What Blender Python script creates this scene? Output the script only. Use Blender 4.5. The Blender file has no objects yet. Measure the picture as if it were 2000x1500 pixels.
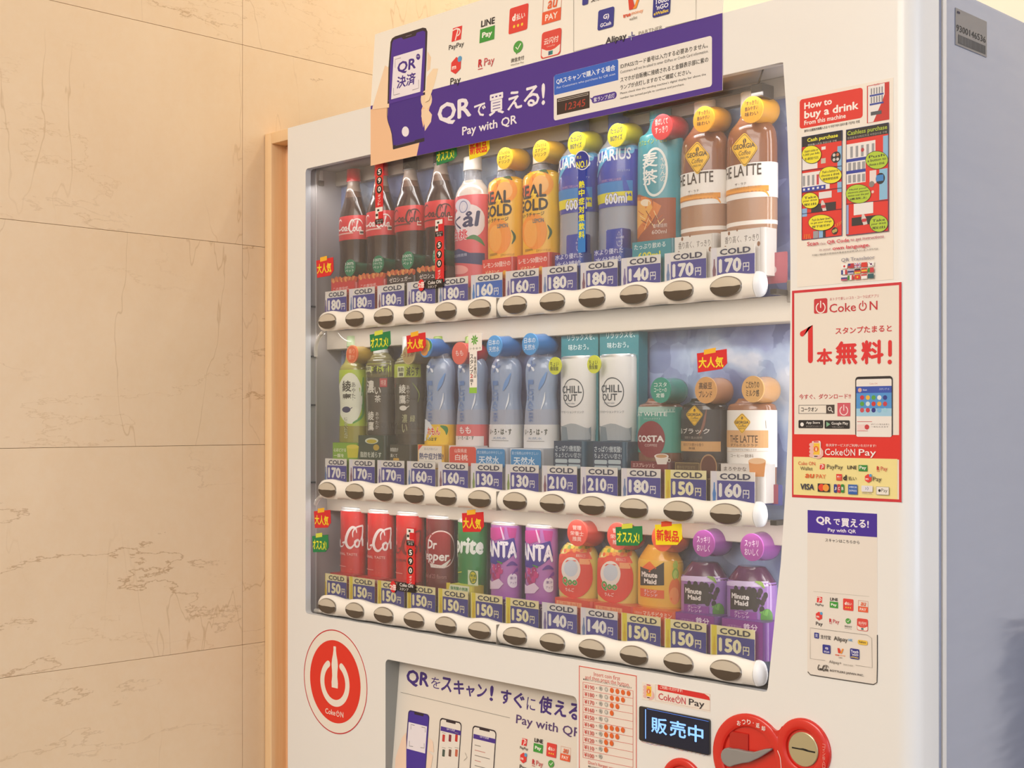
import bpy, bmesh, math, random
from mathutils import Vector
random.seed(7)
SC = bpy.context.scene
COL = SC.collection
PI = math.pi

# ---------------------------------------------------------------- camera, world, lights, exposure
F = 2620.0; HX = 1000.0; HY = 822.0            # focal length, principal column and horizon row in 2000x1500 pixels
YAW = math.radians(45.2)
RX, RY = math.cos(YAW), math.sin(YAW); FX, FY = -math.sin(YAW), math.cos(YAW)
CX, CY, CZ = 1.885, -1.355, 1.33
cam = bpy.data.objects.new('camera', bpy.data.cameras.new('camera'))
COL.objects.link(cam)
cam.location = (CX, CY, CZ); cam.rotation_euler = (PI / 2, 0, YAW)
cam.data.sensor_width = 36; cam.data.lens = F / 2000 * 36; cam.data.shift_y = (HY - 750) / 2000
cam.data.clip_start = 0.02
SC.camera = cam

SC.view_settings.view_transform = 'Standard'; SC.view_settings.look = 'None'
SC.view_settings.gamma = 1; SC.view_settings.use_curve_mapping = False
SC.view_settings.exposure = 0.10

w = bpy.data.worlds.new('world'); SC.world = w; w.use_nodes = True
w.node_tree.nodes['Background'].inputs[0].default_value = (0.96, 0.92, 0.87, 1)
w.node_tree.nodes['Background'].inputs[1].default_value = 0.95

def area(name, loc, target, sx, sy, power, col):
    l = bpy.data.lights.new(name, 'AREA'); l.shape = 'RECTANGLE'; l.size = sx; l.size_y = sy
    l.energy = power; l.color = col
    o = bpy.data.objects.new(name, l); COL.objects.link(o); o.location = loc
    o.rotation_euler = (Vector(target) - Vector(loc)).to_track_quat('-Z', 'Y').to_euler()
    return o
area('ceiling_lamp', (0.6, -2.0, 2.85), (0.6, -1.5, 0), 2.4, 1.2, 44, (1.0, 0.94, 0.85))
area('ceiling_lamp', (0.8, -3.8, 2.85), (0.5, -1.5, 0.8), 2.4, 1.2, 52, (1.0, 0.94, 0.85))
area('downlight', (0.42, 0.30, 2.85), (0.1, 0.25, 1.9), 0.25, 0.25, 3.0, (1.0, 0.70, 0.36))
area('cove_light', (0.9, 0.5, 2.85), (0.9, 0.86, 2.1), 1.8, 0.1, 7, (1.0, 0.96, 0.88))
area('hall_window', (5.2, 0.2, 1.7), (1.15, 0.2, 1.4), 2.6, 2.2, 66, (0.58, 0.72, 1.0))
l_ = area('side_fill', (1.022, 0.034, 1.38), (0.5, 0.040, 1.38), 0.025, 0.74, 0.5, (1.0, 0.96, 0.92))  # added strip hidden behind the right rim, brightens the bottles from the side
# lamp tubes of the machine itself, one along the top of each row
for z_, p_ in ((1.733, .40), (1.4775, .26), (1.197, .24)):
    l_ = area('row_lamp', (0.5, 0.016, z_), (0.5, 0.060, z_ - .15), 0.94, 0.006, p_, (1.0, 0.95, 0.9))

# ---------------------------------------------------------------- helpers
def P(px, py, Y=0.0):
    "point of the plane y=Y seen at a photo pixel -> (x, z)"
    r = (px - HX) / F
    s = (Y - CY) / (FY + r * RY)
    return CX + (FX + r * RX) * s, CZ - (py - HY) / F * s
def scale_at(px, Y=0.0):
    r = (px - HX) / F
    return F * (FY + r * RY) / (Y - CY)      # photo pixels per metre (vertical)

def lin(h):
    h = h.lstrip('#'); v = [int(h[i:i + 2], 16) / 255 for i in (0, 2, 4)]
    return tuple(c / 12.92 if c <= .04045 else ((c + .055) / 1.055) ** 2.4 for c in v) + (1,)
MATS = {}
def mat(h, rough=0.5, metal=0.0, emit=0.0, alpha=1.0, coat=0.0, trans=0.0):
    k = (h, rough, metal, emit, alpha, coat, trans)
    if k in MATS: return MATS[k]
    m = bpy.data.materials.new('paint_' + h.strip('#')); m.use_nodes = True
    b = m.node_tree.nodes['Principled BSDF']
    b.inputs['Base Color'].default_value = lin(h); b.inputs['Roughness'].default_value = rough
    b.inputs['Metallic'].default_value = metal
    if coat: b.inputs['Coat Weight'].default_value = coat; b.inputs['Coat Roughness'].default_value = .05
    if emit:
        b.inputs['Emission Color'].default_value = lin(h); b.inputs['Emission Strength'].default_value = emit
    if alpha < 1: b.inputs['Alpha'].default_value = alpha
    MATS[k] = m
    return m

def new_mat(name):
    m = bpy.data.materials.new(name); m.use_nodes = True
    return m, m.node_tree.nodes, m.node_tree.links, m.node_tree.nodes['Principled BSDF']

def tag(o, label=None, cat=None, group=None, kind=None):
    if label: o['label'] = label
    if cat: o['category'] = cat
    if group: o['group'] = group
    if kind: o['kind'] = kind
    return o
def empty(name, loc, label, cat, group=None):
    o = bpy.data.objects.new(name, None); COL.objects.link(o); o.location = loc; o.empty_display_size = .02
    return tag(o, label, cat, group)
def link(name, me, parent=None):
    o = bpy.data.objects.new(name, me); COL.objects.link(o)
    if parent is not None: o.parent = parent
    return o
def smooth(me, ang=35):
    for p in me.polygons: p.use_smooth = True
    me.set_sharp_from_angle(angle=math.radians(ang))

class MB:
    "collects shapes into one mesh object with one or more materials"
    def __init__(s): s.bm = bmesh.new(); s.m = []
    def mi(s, m):
        if m not in s.m: s.m.append(m)
        return s.m.index(m)
    def face(s, pts, m):
        f = s.bm.faces.new([s.bm.verts.new(p) for p in pts]); f.material_index = s.mi(m); return f
    def box(s, a, b, m, bevel=0.0, seg=2):
        x0, y0, z0 = a; x1, y1, z1 = b
        v = [s.bm.verts.new(p) for p in ((x0,y0,z0),(x1,y0,z0),(x1,y1,z0),(x0,y1,z0),(x0,y0,z1),(x1,y0,z1),(x1,y1,z1),(x0,y1,z1))]
        fs = [s.bm.faces.new([v[i] for i in q]) for q in ((0,1,5,4),(1,2,6,5),(2,3,7,6),(3,0,4,7),(4,5,6,7),(3,2,1,0))]
        i = s.mi(m)
        for f in fs: f.material_index = i
        if bevel:
            es = list({e for f in fs for e in f.edges})
            r = bmesh.ops.bevel(s.bm, geom=es, offset=bevel, segments=seg, profile=.5, affect='EDGES')
            for f in r['faces']: f.material_index = i
        return s
    def rings(s, rings, m, cap0=True, cap1=True, closed=True):
        "skin a list of rings of points; m is a material or a function of ring index"
        vs = [[s.bm.verts.new(p) for p in r] for r in rings]
        n = len(rings[0]); rng = range(n if closed else n - 1)
        for k in range(len(vs) - 1):
            i = s.mi(m(k) if callable(m) else m)
            for j in rng:
                f = s.bm.faces.new((vs[k][j], vs[k][(j + 1) % n], vs[k + 1][(j + 1) % n], vs[k + 1][j])); f.material_index = i
        if cap0:
            f = s.bm.faces.new(vs[0][::-1]); f.material_index = s.mi(m(0) if callable(m) else m)
        if cap1:
            f = s.bm.faces.new(vs[-1]); f.material_index = s.mi(m(len(vs) - 2) if callable(m) else m)
        return s
    def prism(s, pts, y0, y1, m):
        "outline in (x,z) extruded along y"
        return s.rings([[(x, y1, z) for x, z in pts], [(x, y0, z) for x, z in pts]], m)
    def tube(s, pts, r, m, n=8):
        pts = [Vector(p) for p in pts]; rings = []
        for i, p in enumerate(pts):
            d = (pts[min(i + 1, len(pts) - 1)] - pts[max(i - 1, 0)]).normalized()
            u = d.orthogonal().normalized(); v = d.cross(u)
            if rings:   # keep orientation stable
                pv = prev - d * prev.dot(d)
                if pv.length > 1e-6: u = pv.normalized(); v = d.cross(u)
            prev = u
            rings.append([p + (u * math.cos(2 * PI * k / n) + v * math.sin(2 * PI * k / n)) * r for k in range(n)])
        return s.rings(rings, m)
    def build(s, name, parent=None, sm=35):
        bmesh.ops.recalc_face_normals(s.bm, faces=s.bm.faces)
        me = bpy.data.meshes.new(name); s.bm.to_mesh(me); s.bm.free()
        for m in s.m: me.materials.append(m)
        if sm: smooth(me, sm)
        return link(name, me, parent)

def rrect(x0, z0, x1, z1, r, n=5):
    pts = []
    for cx, cz, a in ((x1 - r, z1 - r, 0), (x0 + r, z1 - r, 90), (x0 + r, z0 + r, 180), (x1 - r, z0 + r, 270)):
        for k in range(n + 1):
            t = math.radians(a + 90 * k / n); pts.append((cx + r * math.cos(t), cz + r * math.sin(t)))
    return pts
def ell(cx, cz, a, b, n=32, a0=0, a1=360):
    full = abs(a1 - a0) >= 360
    return [(cx + a * math.cos(math.radians(a0 + (a1 - a0) * k / (n if full else n - 1))),
             cz + b * math.sin(math.radians(a0 + (a1 - a0) * k / (n if full else n - 1)))) for k in range(n)]
def catmull(p, n=6):
    q = [p[0]] + list(p) + [p[-1]]; out = []
    for i in range(1, len(q) - 2):
        for k in range(n):
            t = k / n; a, b, c, d = q[i - 1:i + 3]
            out.append(tuple(.5 * ((2 * b[j]) + (-a[j] + c[j]) * t + (2 * a[j] - 5 * b[j] + 4 * c[j] - d[j]) * t * t + (-a[j] + 3 * b[j] - 3 * c[j] + d[j]) * t ** 3) for j in range(len(b))))
    out.append(tuple(p[-1]))
    return out

# ---- text glyph cache (built-in font only)
TXT = {}
def glyphs(s, space=1.0):
    k = (s, space)
    if k in TXT: return TXT[k]
    c = bpy.data.curves.new('t', 'FONT'); c.body = s; c.size = 1; c.resolution_u = 2; c.fill_mode = 'FRONT'; c.space_character = space
    o = bpy.data.objects.new('t', c); COL.objects.link(o)
    dg = bpy.context.evaluated_depsgraph_get()
    m = bpy.data.meshes.new_from_object(o.evaluated_get(dg), depsgraph=dg)
    vs = [(v.co.x, v.co.y) for v in m.vertices]; fs = [tuple(p.vertices) for p in m.polygons]
    bpy.data.objects.remove(o); bpy.data.curves.remove(c); bpy.data.meshes.remove(m)
    xs = [v[0] for v in vs]; ys = [v[1] for v in vs]
    TXT[k] = (vs, fs, min(xs), min(ys), max(xs), max(ys))
    return TXT[k]

class Art:
    "flat print: shapes and lettering on the plane y=Y, given in photo pixels (conv) and kept in metres"
    def __init__(s, Y=0.0, x0=0.0, z0=0.0, local=False):
        s.Y = Y; s.v = []; s.f = []; s.m = []; s.fm = []; s.x0 = x0; s.z0 = z0; s.local = local; s.lay = 1; s.sub_ = None
    def scl(s, px):
        return 1 / s.sub_[2] if s.sub_ else (1000 if s.local else scale_at(px, s.Y))
    def sub(s, px=None, py=None, k=1.0):
        'draw in small square units (one unit = k photo rows) round a point; no arguments ends it'
        s.sub_ = None
        if px is not None: x, z = s.c(px, py); s.sub_ = (x, z, k / s.scl(px))
        return s
    def c(s, px, py):
        if s.sub_: return s.sub_[0] + px * s.sub_[2], s.sub_[1] - py * s.sub_[2]
        if s.local: return px / 1000.0, py / 1000.0
        x, z = P(px, py, s.Y); return x - s.x0, z - s.z0
    def mi(s, h):
        m = mat(h) if isinstance(h, str) else h
        if m not in s.m: s.m.append(m)
        return s.m.index(m)
    def raw(s, pts, h, lay=None):
        b = len(s.v); l = s.lay
        s.v += [(p[0], l, p[1]) for p in pts]; s.f.append(tuple(range(b, b + len(pts)))); s.fm.append(s.mi(h))
        if lay != 'h': s.lay += .08
        return s
    def poly(s, pts, h, lay=None): return s.raw([s.c(*p) for p in pts], h, lay)
    def wbox(s, xl, yt, yb, xr):
        x0, z1 = s.c(xl, yt); _, z0 = s.c(xl, yb); x1, _ = s.c(xr, yt); return x0, z0, x1, z1
    def rect(s, xl, yt, yb, xr, h, r=0.0, lay=None):
        x0, z0, x1, z1 = s.wbox(xl, yt, yb, xr)
        return s.raw(rrect(x0, z0, x1, z1, r) if r else [(x0, z0), (x1, z0), (x1, z1), (x0, z1)], h, lay)
    def frame(s, xl, yt, yb, xr, t, h, lay=None):
        x0, z0, x1, z1 = s.wbox(xl, yt, yb, xr); l = 'h'
        for q in ((x0, z0, x1, z0 + t), (x0, z1 - t, x1, z1), (x0, z0 + t, x0 + t, z1 - t), (x1 - t, z0 + t, x1, z1 - t)):
            s.raw([(q[0], q[1]), (q[2], q[1]), (q[2], q[3]), (q[0], q[3])], h, l)
        s.lay += .08; return s
    def ellipse(s, xc, yc, ry, h, k=1.0, n=28, lay=None):
        x, z = s.c(xc, yc); r = ry / s.scl(xc)
        return s.raw(ell(x, z, r * k, r, n), h, lay)
    def ring(s, xc, yc, ry, t, h, k=1.0, a0=0, a1=360, n=40, lay=None):
        x, z = s.c(xc, yc); sc = s.scl(xc); r = ry / sc; t = t / sc
        o = ell(x, z, r * k, r, n + 1, a0, a1 - .001); i = ell(x, z, r * k - t, r - t, n + 1, a0, a1 - .001)
        l = 'h'
        for q in range(n): s.raw([o[q], o[q + 1], i[q + 1], i[q]], h, l)
        s.lay += .08; return s
    def stroke(s, pts, wd, h, sm=True, lay=None, taper=False):
        p = [s.c(*q[:2]) for q in pts]; sc = s.scl(pts[0][0])
        ws = [(q[2] if len(q) > 2 else wd) / sc / 2 for q in pts]
        q = [(a[0], a[1], b) for a, b in zip(p, ws)]
        if sm and len(q) > 2: q = catmull(q, 6)
        l = 'h'; L = []; R = []
        for i, a in enumerate(q):
            b = q[min(i + 1, len(q) - 1)]; c = q[max(i - 1, 0)]; dx, dz = b[0] - c[0], b[1] - c[1]; d = math.hypot(dx, dz) or 1
            L.append((a[0] - dz / d * a[2], a[1] + dx / d * a[2])); R.append((a[0] + dz / d * a[2], a[1] - dx / d * a[2]))
        for i in range(len(q) - 1): s.raw([L[i], L[i + 1], R[i + 1], R[i]], h, l)
        s.lay += .04; s.raw(ell(q[0][0], q[0][1], q[0][2], q[0][2], 8), h, l); s.raw(ell(q[-1][0], q[-1][1], q[-1][2], q[-1][2], 8), h, l)
        s.lay += .08; return s
    def text(s, t, xl, yt, yb, xr, h, bold=0.0, shear=0.0, space=1.0, lay=None, out=None, ow=.08, rot=False):
        "lettering fitted into the box: left, ink top, ink bottom (rows at the left edge), right"
        return s.wtext(t, *s.wbox(xl, yt, yb, xr), h, bold, shear, space, out, ow)
    def wtext(s, t, x0, z0, x1, z1, h, bold=0.0, shear=0.0, space=1.0, out=None, ow=.08):
        vs, fs, a, b, c, d = glyphs(t, space)
        sx = (x1 - x0) / max(c - a + 2 * bold, 1e-6); sz = (z1 - z0) / max(d - b + 2 * bold, 1e-6)
        l = s.lay
        def put(dx, dz, hh, ll):
            n = len(s.v)
            s.v.extend(((x0 + (v[0] - a + bold + dx + shear * (v[1] - b)) * sx, ll, z0 + (v[1] - b + bold + dz) * sz)) for v in vs)
            i = s.mi(hh)
            for f in fs: s.f.append(tuple(n + k for k in f)); s.fm.append(i)
        if out:
            for k in range(8): put(ow * math.cos(k * PI / 4), ow * math.sin(k * PI / 4), out, l + .02 * k)
            l += .2; s.lay += .2
        if bold:
            for k, (dx, dz) in enumerate(((bold, 0), (-bold, 0), (0, bold), (0, -bold))): put(dx, dz, h, l + .02 * k)
        else: put(0, 0, h, l)
        s.lay += .12 if bold else .08; return s
    def vtext(s, t, xl, yt, yb, xr, h, bold=0.0, lay=None, out=None, ow=.08):
        n = len(t); l = None; st = (yb - yt) / n
        for i, ch in enumerate(t):
            s.text(ch, xl, yt + st * (i + .06), yt + st * (i + .94), xr, h, bold, lay=l, out=out, ow=ow)
        return s
    def build(s, name, parent, to3d=None, cut=None, cutz=None, abs_y=False):
        me = bpy.data.meshes.new(name)
        if cut or cutz:
            bm = bmesh.new(); vv = [bm.verts.new(p) for p in s.v]
            for f, i in zip(s.f, s.fm):
                try: q = bm.faces.new([vv[k] for k in f]); q.material_index = i
                except ValueError: pass
            for axis, st in ((0, cut), (2, cutz)):
                if not st: continue
                lo = min(p[axis] for p in s.v); hi = max(p[axis] for p in s.v); x = math.ceil(lo / st) * st
                while x < hi:
                    co = [0, 0, 0]; co[axis] = x; no = [0, 0, 0]; no[axis] = 1
                    bmesh.ops.bisect_plane(bm, geom=bm.verts[:] + bm.edges[:] + bm.faces[:], plane_co=co, plane_no=no, dist=1e-7); x += st
            for v in bm.verts: v.co = to3d(v.co.x, v.co.z, v.co.y)
            bm.to_mesh(me); bm.free()
        else:
            f3 = to3d or (lambda x, z, l: (x, (s.Y if abs_y else 0) - .00015 * l, z))
            me.from_pydata([f3(p[0], p[2], p[1]) for p in s.v], [], s.f)
            me.polygons.foreach_set('material_index', s.fm)
        for m in s.m: me.materials.append(m)
        # all print faces the viewer side (-y): make windings consistent
        bm = bmesh.new(); bm.from_mesh(me)
        bad = [f for f in bm.faces if f.normal.y > 0 and not to3d]
        if bad: bmesh.ops.reverse_faces(bm, faces=bad)
        bm.to_mesh(me); bm.free()
        return link(name, me, parent)

# ---------------------------------------------------------------- setting
def marble():
    m, n, L, b = new_mat('cream_marble')
    tc = n.new('ShaderNodeNewGeometry'); oi = n.new('ShaderNodeObjectInfo')
    add = n.new('ShaderNodeVectorMath'); add.operation = 'MULTIPLY_ADD'
    comb = n.new('ShaderNodeCombineXYZ')
    for k in range(3): L.new(oi.outputs['Random'], comb.inputs[k])
    add.inputs[1].default_value = (9, 9, 9)
    L.new(comb.outputs[0], add.inputs[0]); L.new(tc.outputs['Position'], add.inputs[2])
    def noise(sc, det, rough, dist, stretch=None):
        t = n.new('ShaderNodeTexNoise'); t.inputs['Scale'].default_value = sc; t.inputs['Detail'].default_value = det
        t.inputs['Roughness'].default_value = rough; t.inputs['Distortion'].default_value = dist
        if stretch:
            mp = n.new('ShaderNodeMapping'); mp.inputs['Scale'].default_value = stretch
            L.new(add.outputs[0], mp.inputs[0]); L.new(mp.outputs[0], t.inputs['Vector'])
        else: L.new(add.outputs[0], t.inputs['Vector'])
        return t
    def vein(t, wd, lo=0.0):
        s1 = n.new('ShaderNodeMath'); s1.operation = 'SUBTRACT'; s1.inputs[1].default_value = .5; L.new(t.outputs[0], s1.inputs[0])
        s2 = n.new('ShaderNodeMath'); s2.operation = 'ABSOLUTE'; L.new(s1.outputs[0], s2.inputs[0])
        r = n.new('ShaderNodeMapRange'); r.inputs[1].default_value = 0; r.inputs[2].default_value = wd; r.inputs[3].default_value = 1; r.inputs[4].default_value = 0
        L.new(s2.outputs[0], r.inputs[0]); return r
    def mul(a, b_):
        k = n.new('ShaderNodeMath'); k.operation = 'MULTIPLY'; k.use_clamp = True
        L.new(a, k.inputs[0])
        if isinstance(b_, float): k.inputs[1].default_value = b_
        else: L.new(b_, k.inputs[1])
        return k.outputs[0]
    def gate(sc, a, c):
        t = noise(sc, 1, .5, 0); r = n.new('ShaderNodeMapRange'); r.inputs[1].default_value = a; r.inputs[2].default_value = c
        L.new(t.outputs[0], r.inputs[0]); return r.outputs[0]
    v1 = mul(mul(vein(noise(1.5, 9, .60, .1, (1, .55, 1.9)), .0034).outputs[0], gate(1.7, .44, .62)), .62)
    v2 = mul(mul(vein(noise(2.1, 5, .5, .2, (1, 2.4, .6)), .0032).outputs[0], gate(2.5, .44, .58)), .42)
    v3 = mul(mul(vein(noise(2.8, 8, .6, .2, (1, .5, 1.6)), .0032).outputs[0], gate(3, .46, .6)), .36)
    cl = noise(5, 5, .6, .5); fine = noise(60, 4, .7, 0)
    def mix(fac, c1, c2):
        k = n.new('ShaderNodeMix'); k.data_type = 'RGBA'
        if isinstance(fac, float): k.inputs[0].default_value = fac
        else: L.new(fac, k.inputs[0])
        for i, c in ((6, c1), (7, c2)):
            if isinstance(c, tuple): k.inputs[i].default_value = c
            else: L.new(c, k.inputs[i])
        return k.outputs[2]
    base = mix(cl.outputs[0], lin('#ebd0aa'), lin('#dfbd91'))
    base = mix(mul(fine.outputs[0], .35), base, lin('#efdfc6'))
    base = mix(v3, base, lin('#c09a6c')); base = mix(v2, base, lin('#b58f60')); base = mix(v1, base, lin('#a57a4c'))
    L.new(base, b.inputs['Base Color']); b.inputs['Roughness'].default_value = .32
    b.inputs['Specular IOR Level'].default_value = .35
    return m
MARBLE = marble()
WX = -0.104                                        # marble face (x) of the left wall
wall = MB().box((WX - .12, -3.2, 0), (WX - .022, .86, 2.9), mat('#d3b48a', .9)).build('wall_left'); tag(wall, kind='structure')
TH = .3485; z0 = .94 - 2 * TH
TW = .66
row = 0; z = z0 - TH
tiles = MB().box((-.02, 0, 0), (0, TW - .0006, TH - .0006), MARBLE, .0003, 1).build('tile', wall)
first = True
ye = -.041
for r in range(-1, 6):
    for c in range(-5, 2):
        y = ye + c * TW; zz0 = z0 + r * TH
        if y < -3.1: continue
        o = tiles if first else tiles.copy()
        if not first: COL.objects.link(o)
        first = False
        w_ = 1.0
        if y + TW > .85: w_ = (.85 - y) / TW
        h_ = min(1.0, (2.89 - zz0) / TH); 
        if zz0 < 0: h_ = 1 + zz0 / TH; zz0 = 0.001
        o.location = (WX, y, zz0); o.scale = (1, w_, h_); o.parent = wall

def plaster():
    m, n, L, b = new_mat('white_plaster'); t = n.new('ShaderNodeTexNoise'); t.inputs['Scale'].default_value = 40
    bp = n.new('ShaderNodeBump'); bp.inputs['Strength'].default_value = .08; L.new(t.outputs[0], bp.inputs['Height']); L.new(bp.outputs[0], b.inputs['Normal'])
    b.inputs['Base Color'].default_value = lin('#f4ead6'); b.inputs['Roughness'].default_value = .8
    return m
PL = plaster()
tag(MB().box((-.25, .86, 0), (4.2, .98, 2.9), PL).build('wall_back'), kind='structure')
tag(MB().box((-.25, -3.2, 2.9), (4.2, .98, 3.0), PL).build('ceiling'), kind='structure')
tag(MB().box((1.17, .835, 0.1), (1.62, .8595, .97), mat('#5a4426', .45), .004).box((1.17, .828, .9705), (1.62, .8595, .995), mat('#7a5f3a', .4), .003).box((1.17, .825, .001), (1.62, .8595, .0995), mat('#4a3820', .5), .003).build('reflection_panel_1'), kind='structure')  # unseen brown panel, added for its reflection in the machine side
def floor_mat():
    m, n, L, b = new_mat('polished_brown_stone'); t = n.new('ShaderNodeTexNoise'); t.inputs['Scale'].default_value = 3; t.inputs['Detail'].default_value = 8
    r = n.new('ShaderNodeValToRGB'); r.color_ramp.elements[0].color = lin('#4a3a2c'); r.color_ramp.elements[1].color = lin('#6f5a46')
    L.new(t.outputs[0], r.inputs[0]); L.new(r.outputs[0], b.inputs['Base Color']); b.inputs['Roughness'].default_value = .25
    return m
tag(MB().box((-.25, -9, -.1), (9, .98, 0), floor_mat()).build('floor'), kind='structure')

# wooden partition frame between wall and machine
def wood():
    m, n, L, b = new_mat('pale_wood'); g = n.new('ShaderNodeNewGeometry'); mp = n.new('ShaderNodeMapping'); mp.inputs['Scale'].default_value = (60, 60, 1.5)
    t = n.new('ShaderNodeTexNoise'); t.inputs['Scale'].default_value = 4; t.inputs['Detail'].default_value = 4
    r = n.new('ShaderNodeValToRGB'); r.color_ramp.elements[0].color = lin('#ecc08c'); r.color_ramp.elements[1].color = lin('#f5d6aa')
    L.new(g.outputs['Position'], mp.inputs[0]); L.new(mp.outputs[0], t.inputs['Vector']); L.new(t.outputs[0], r.inputs[0]); L.new(r.outputs[0], b.inputs['Base Color'])
    b.inputs['Roughness'].default_value = .5
    return m
WD = wood()
wf = empty('wooden_panel', (WX, 0.0, 0), 'pale wooden filler frame between marble wall and machine', 'panel')
def loc_link(o, parent, loc):
    o.parent = parent; o.location = loc; return o
MB().box((.0006, .004, 0), (.021, .05, 1.836), WD, .0015).build('stile', wf)
MB().box((.0212, .004, 1.816), (.075, .05, 1.836), WD, .0012).build('top_rail', wf)
MB().box((.0212, .034, 0), (.075, .048, 1.8155), mat('#efb888', .55)).build('recessed_board', wf)

# ---------------------------------------------------------------- vending machine
MX0, MX1, MZ = -0.028, 1.150, 1.8345
WHITE = mat('#ece5da', .28, coat=.25)
def front_mat():
    m, n, L, b = new_mat('white_enamel'); b.inputs['Base Color'].default_value = lin('#eceae6'); b.inputs['Roughness'].default_value = .33
    b.inputs['Coat Weight'].default_value = .3; b.inputs['Coat Roughness'].default_value = .08
    t = n.new('ShaderNodeTexNoise'); t.inputs['Scale'].default_value = 25; bp = n.new('ShaderNodeBump'); bp.inputs['Strength'].default_value = .02
    L.new(t.outputs[0], bp.inputs['Height']); L.new(bp.outputs[0], b.inputs['Normal'])
    return m
ENAMEL = front_mat()
def side_mat():
    m, n, L, b = new_mat('cool_grey_enamel'); b.inputs['Base Color'].default_value = lin('#aeb6cc'); b.inputs['Roughness'].default_value = .17; b.inputs['Metallic'].default_value = .5
    g = n.new('ShaderNodeNewGeometry'); t = n.new('ShaderNodeTexNoise'); mp = n.new('ShaderNodeMapping'); mp.inputs['Scale'].default_value = (1, 1.2, 5)
    t.inputs['Scale'].default_value = 5; bp = n.new('ShaderNodeBump'); bp.inputs['Strength'].default_value = .05; bp.inputs['Distance'].default_value = .05
    L.new(g.outputs['Position'], mp.inputs[0]); L.new(mp.outputs[0], t.inputs['Vector']); L.new(t.outputs[0], bp.inputs['Height']); L.new(bp.outputs[0], b.inputs['Normal'])
    return m
SIDE = side_mat()
vm = empty('vending_machine', (0, 0, 0), 'large white drinks vending machine with three lit rows of bottles and cans', 'vending machine')

# door: front skin with a window opening and a lower recess, rounded outer edge
def door():
    # outline of the window, right side gently bowed as in the photograph
    wl, wb, wt = .0235, 1.0035, 1.7575
    rim = [(.9800, 1.7555), (.9845, 1.68), (.9878, 1.60), (.9890, 1.52), (.9888, 1.44), (.9868, 1.34), (.982, 1.246), (.9755, 1.16), (.9676, 1.098), (.9570, 1.006)]
    win = [(wl + .006, wb)] + [(wl + .0018, wb + .0018), (wl, wb + .006)] + [(wl, wt - .006), (wl + .0018, wt - .0018), (wl + .006, wt)] + [(.975, wt), (.9788, wt - .0006)] + rim[1:-1] + [(.9572, 1.0095), (.9555, 1.0046), (.9510, wb)]
    x0, z0 = P(753, 1287); x1, _ = P(1127, 1363); z1 = z0
    rec = rrect(x0, .62, x1, z1, .008, 4)
    bm = bmesh.new()
    R = .022; depth = .054
    def loop(pts, y): 
        vs = [bm.verts.new((x, y, z)) for x, z in pts]
        return vs, [bm.edges.new((vs[i], vs[(i + 1) % len(vs)])) for i in range(len(vs))]
    outer = [(MX0, .02), (MX1 - R, .02), (MX1 - R, MZ), (MX0, MZ)]
    v0, e0 = loop(outer, 0); v1, e1 = loop(win, 0); v2, e2 = loop(rec, 0)
    bmesh.ops.triangle_fill(bm, use_beauty=True, edges=e0 + e1 + e2, normal=(0, -1, 0))
    for f in bm.faces: f.material_index = 0
    # window lip and recess walls
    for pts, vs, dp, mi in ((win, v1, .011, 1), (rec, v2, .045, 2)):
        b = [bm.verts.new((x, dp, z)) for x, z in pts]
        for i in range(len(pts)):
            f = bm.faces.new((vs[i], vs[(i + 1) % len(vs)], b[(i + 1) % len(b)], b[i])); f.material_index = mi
    # rounded right edge, side return, top, left
    arc = [(MX1 - R + R * math.sin(t), R - R * math.cos(t)) for t in [k * PI / 16 for k in range(9)]]
    prof = arc + [(MX1, depth)]
    lo = [bm.verts.new((x, y, .02)) for x, y in prof]; hi = [bm.verts.new((x, y, MZ)) for x, y in prof]
    for i in range(len(prof) - 1): bm.faces.new((lo[i], lo[i + 1], hi[i + 1], hi[i]))
    pl = [(MX0, 0)] + prof + [(MX0, depth)]
    for zz in (.02, MZ): bm.faces.new([bm.verts.new((x, y, zz)) for x, y in pl])
    bm.faces.new([bm.verts.new(p) for p in ((MX0, 0, .02), (MX0, depth, .02), (MX0, depth, MZ), (MX0, 0, MZ))])
    bmesh.ops.remove_doubles(bm, verts=bm.verts, dist=1e-5)
    bmesh.ops.recalc_face_normals(bm, faces=bm.faces)
    me = bpy.data.meshes.new('door'); bm.to_mesh(me); bm.free()
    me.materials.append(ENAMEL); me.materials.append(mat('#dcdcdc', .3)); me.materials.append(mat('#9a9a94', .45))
    smooth(me, 30)
    return link('door_panel', me, vm), (x0, x1, z1)
dr, REC = door()
# body behind the door: an open-fronted shell so that the display bay stays hollow
CB = MB()
CB.box((MX1 - .03, .0585, .02), (MX1 - .0015, .80, 1.828), SIDE, .004)
CB.box((MX0 + .001, .0585, .02), (MX0 + .02, .80, 1.828), SIDE, .003)
CB.box((MX0 + .021, .095, .021), (MX1 - .031, .80, 1.80), SIDE)
CB.box((MX0 + .021, .0585, 1.8), (MX1 - .031, .80, 1.828), SIDE)
CB.build('cabinet', vm)
MB().box((MX1 - .010, .0545, .02), (MX1 - .004, .0580, 1.825), mat('#5f6068', .7)).build('door_gasket', vm)
MB().box((MX1 - .004, .0625, .03), (MX1 + .0012, .0705, 1.82), mat('#e9e4de', .3), .0008, 1).build('edge_strip', vm)

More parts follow.
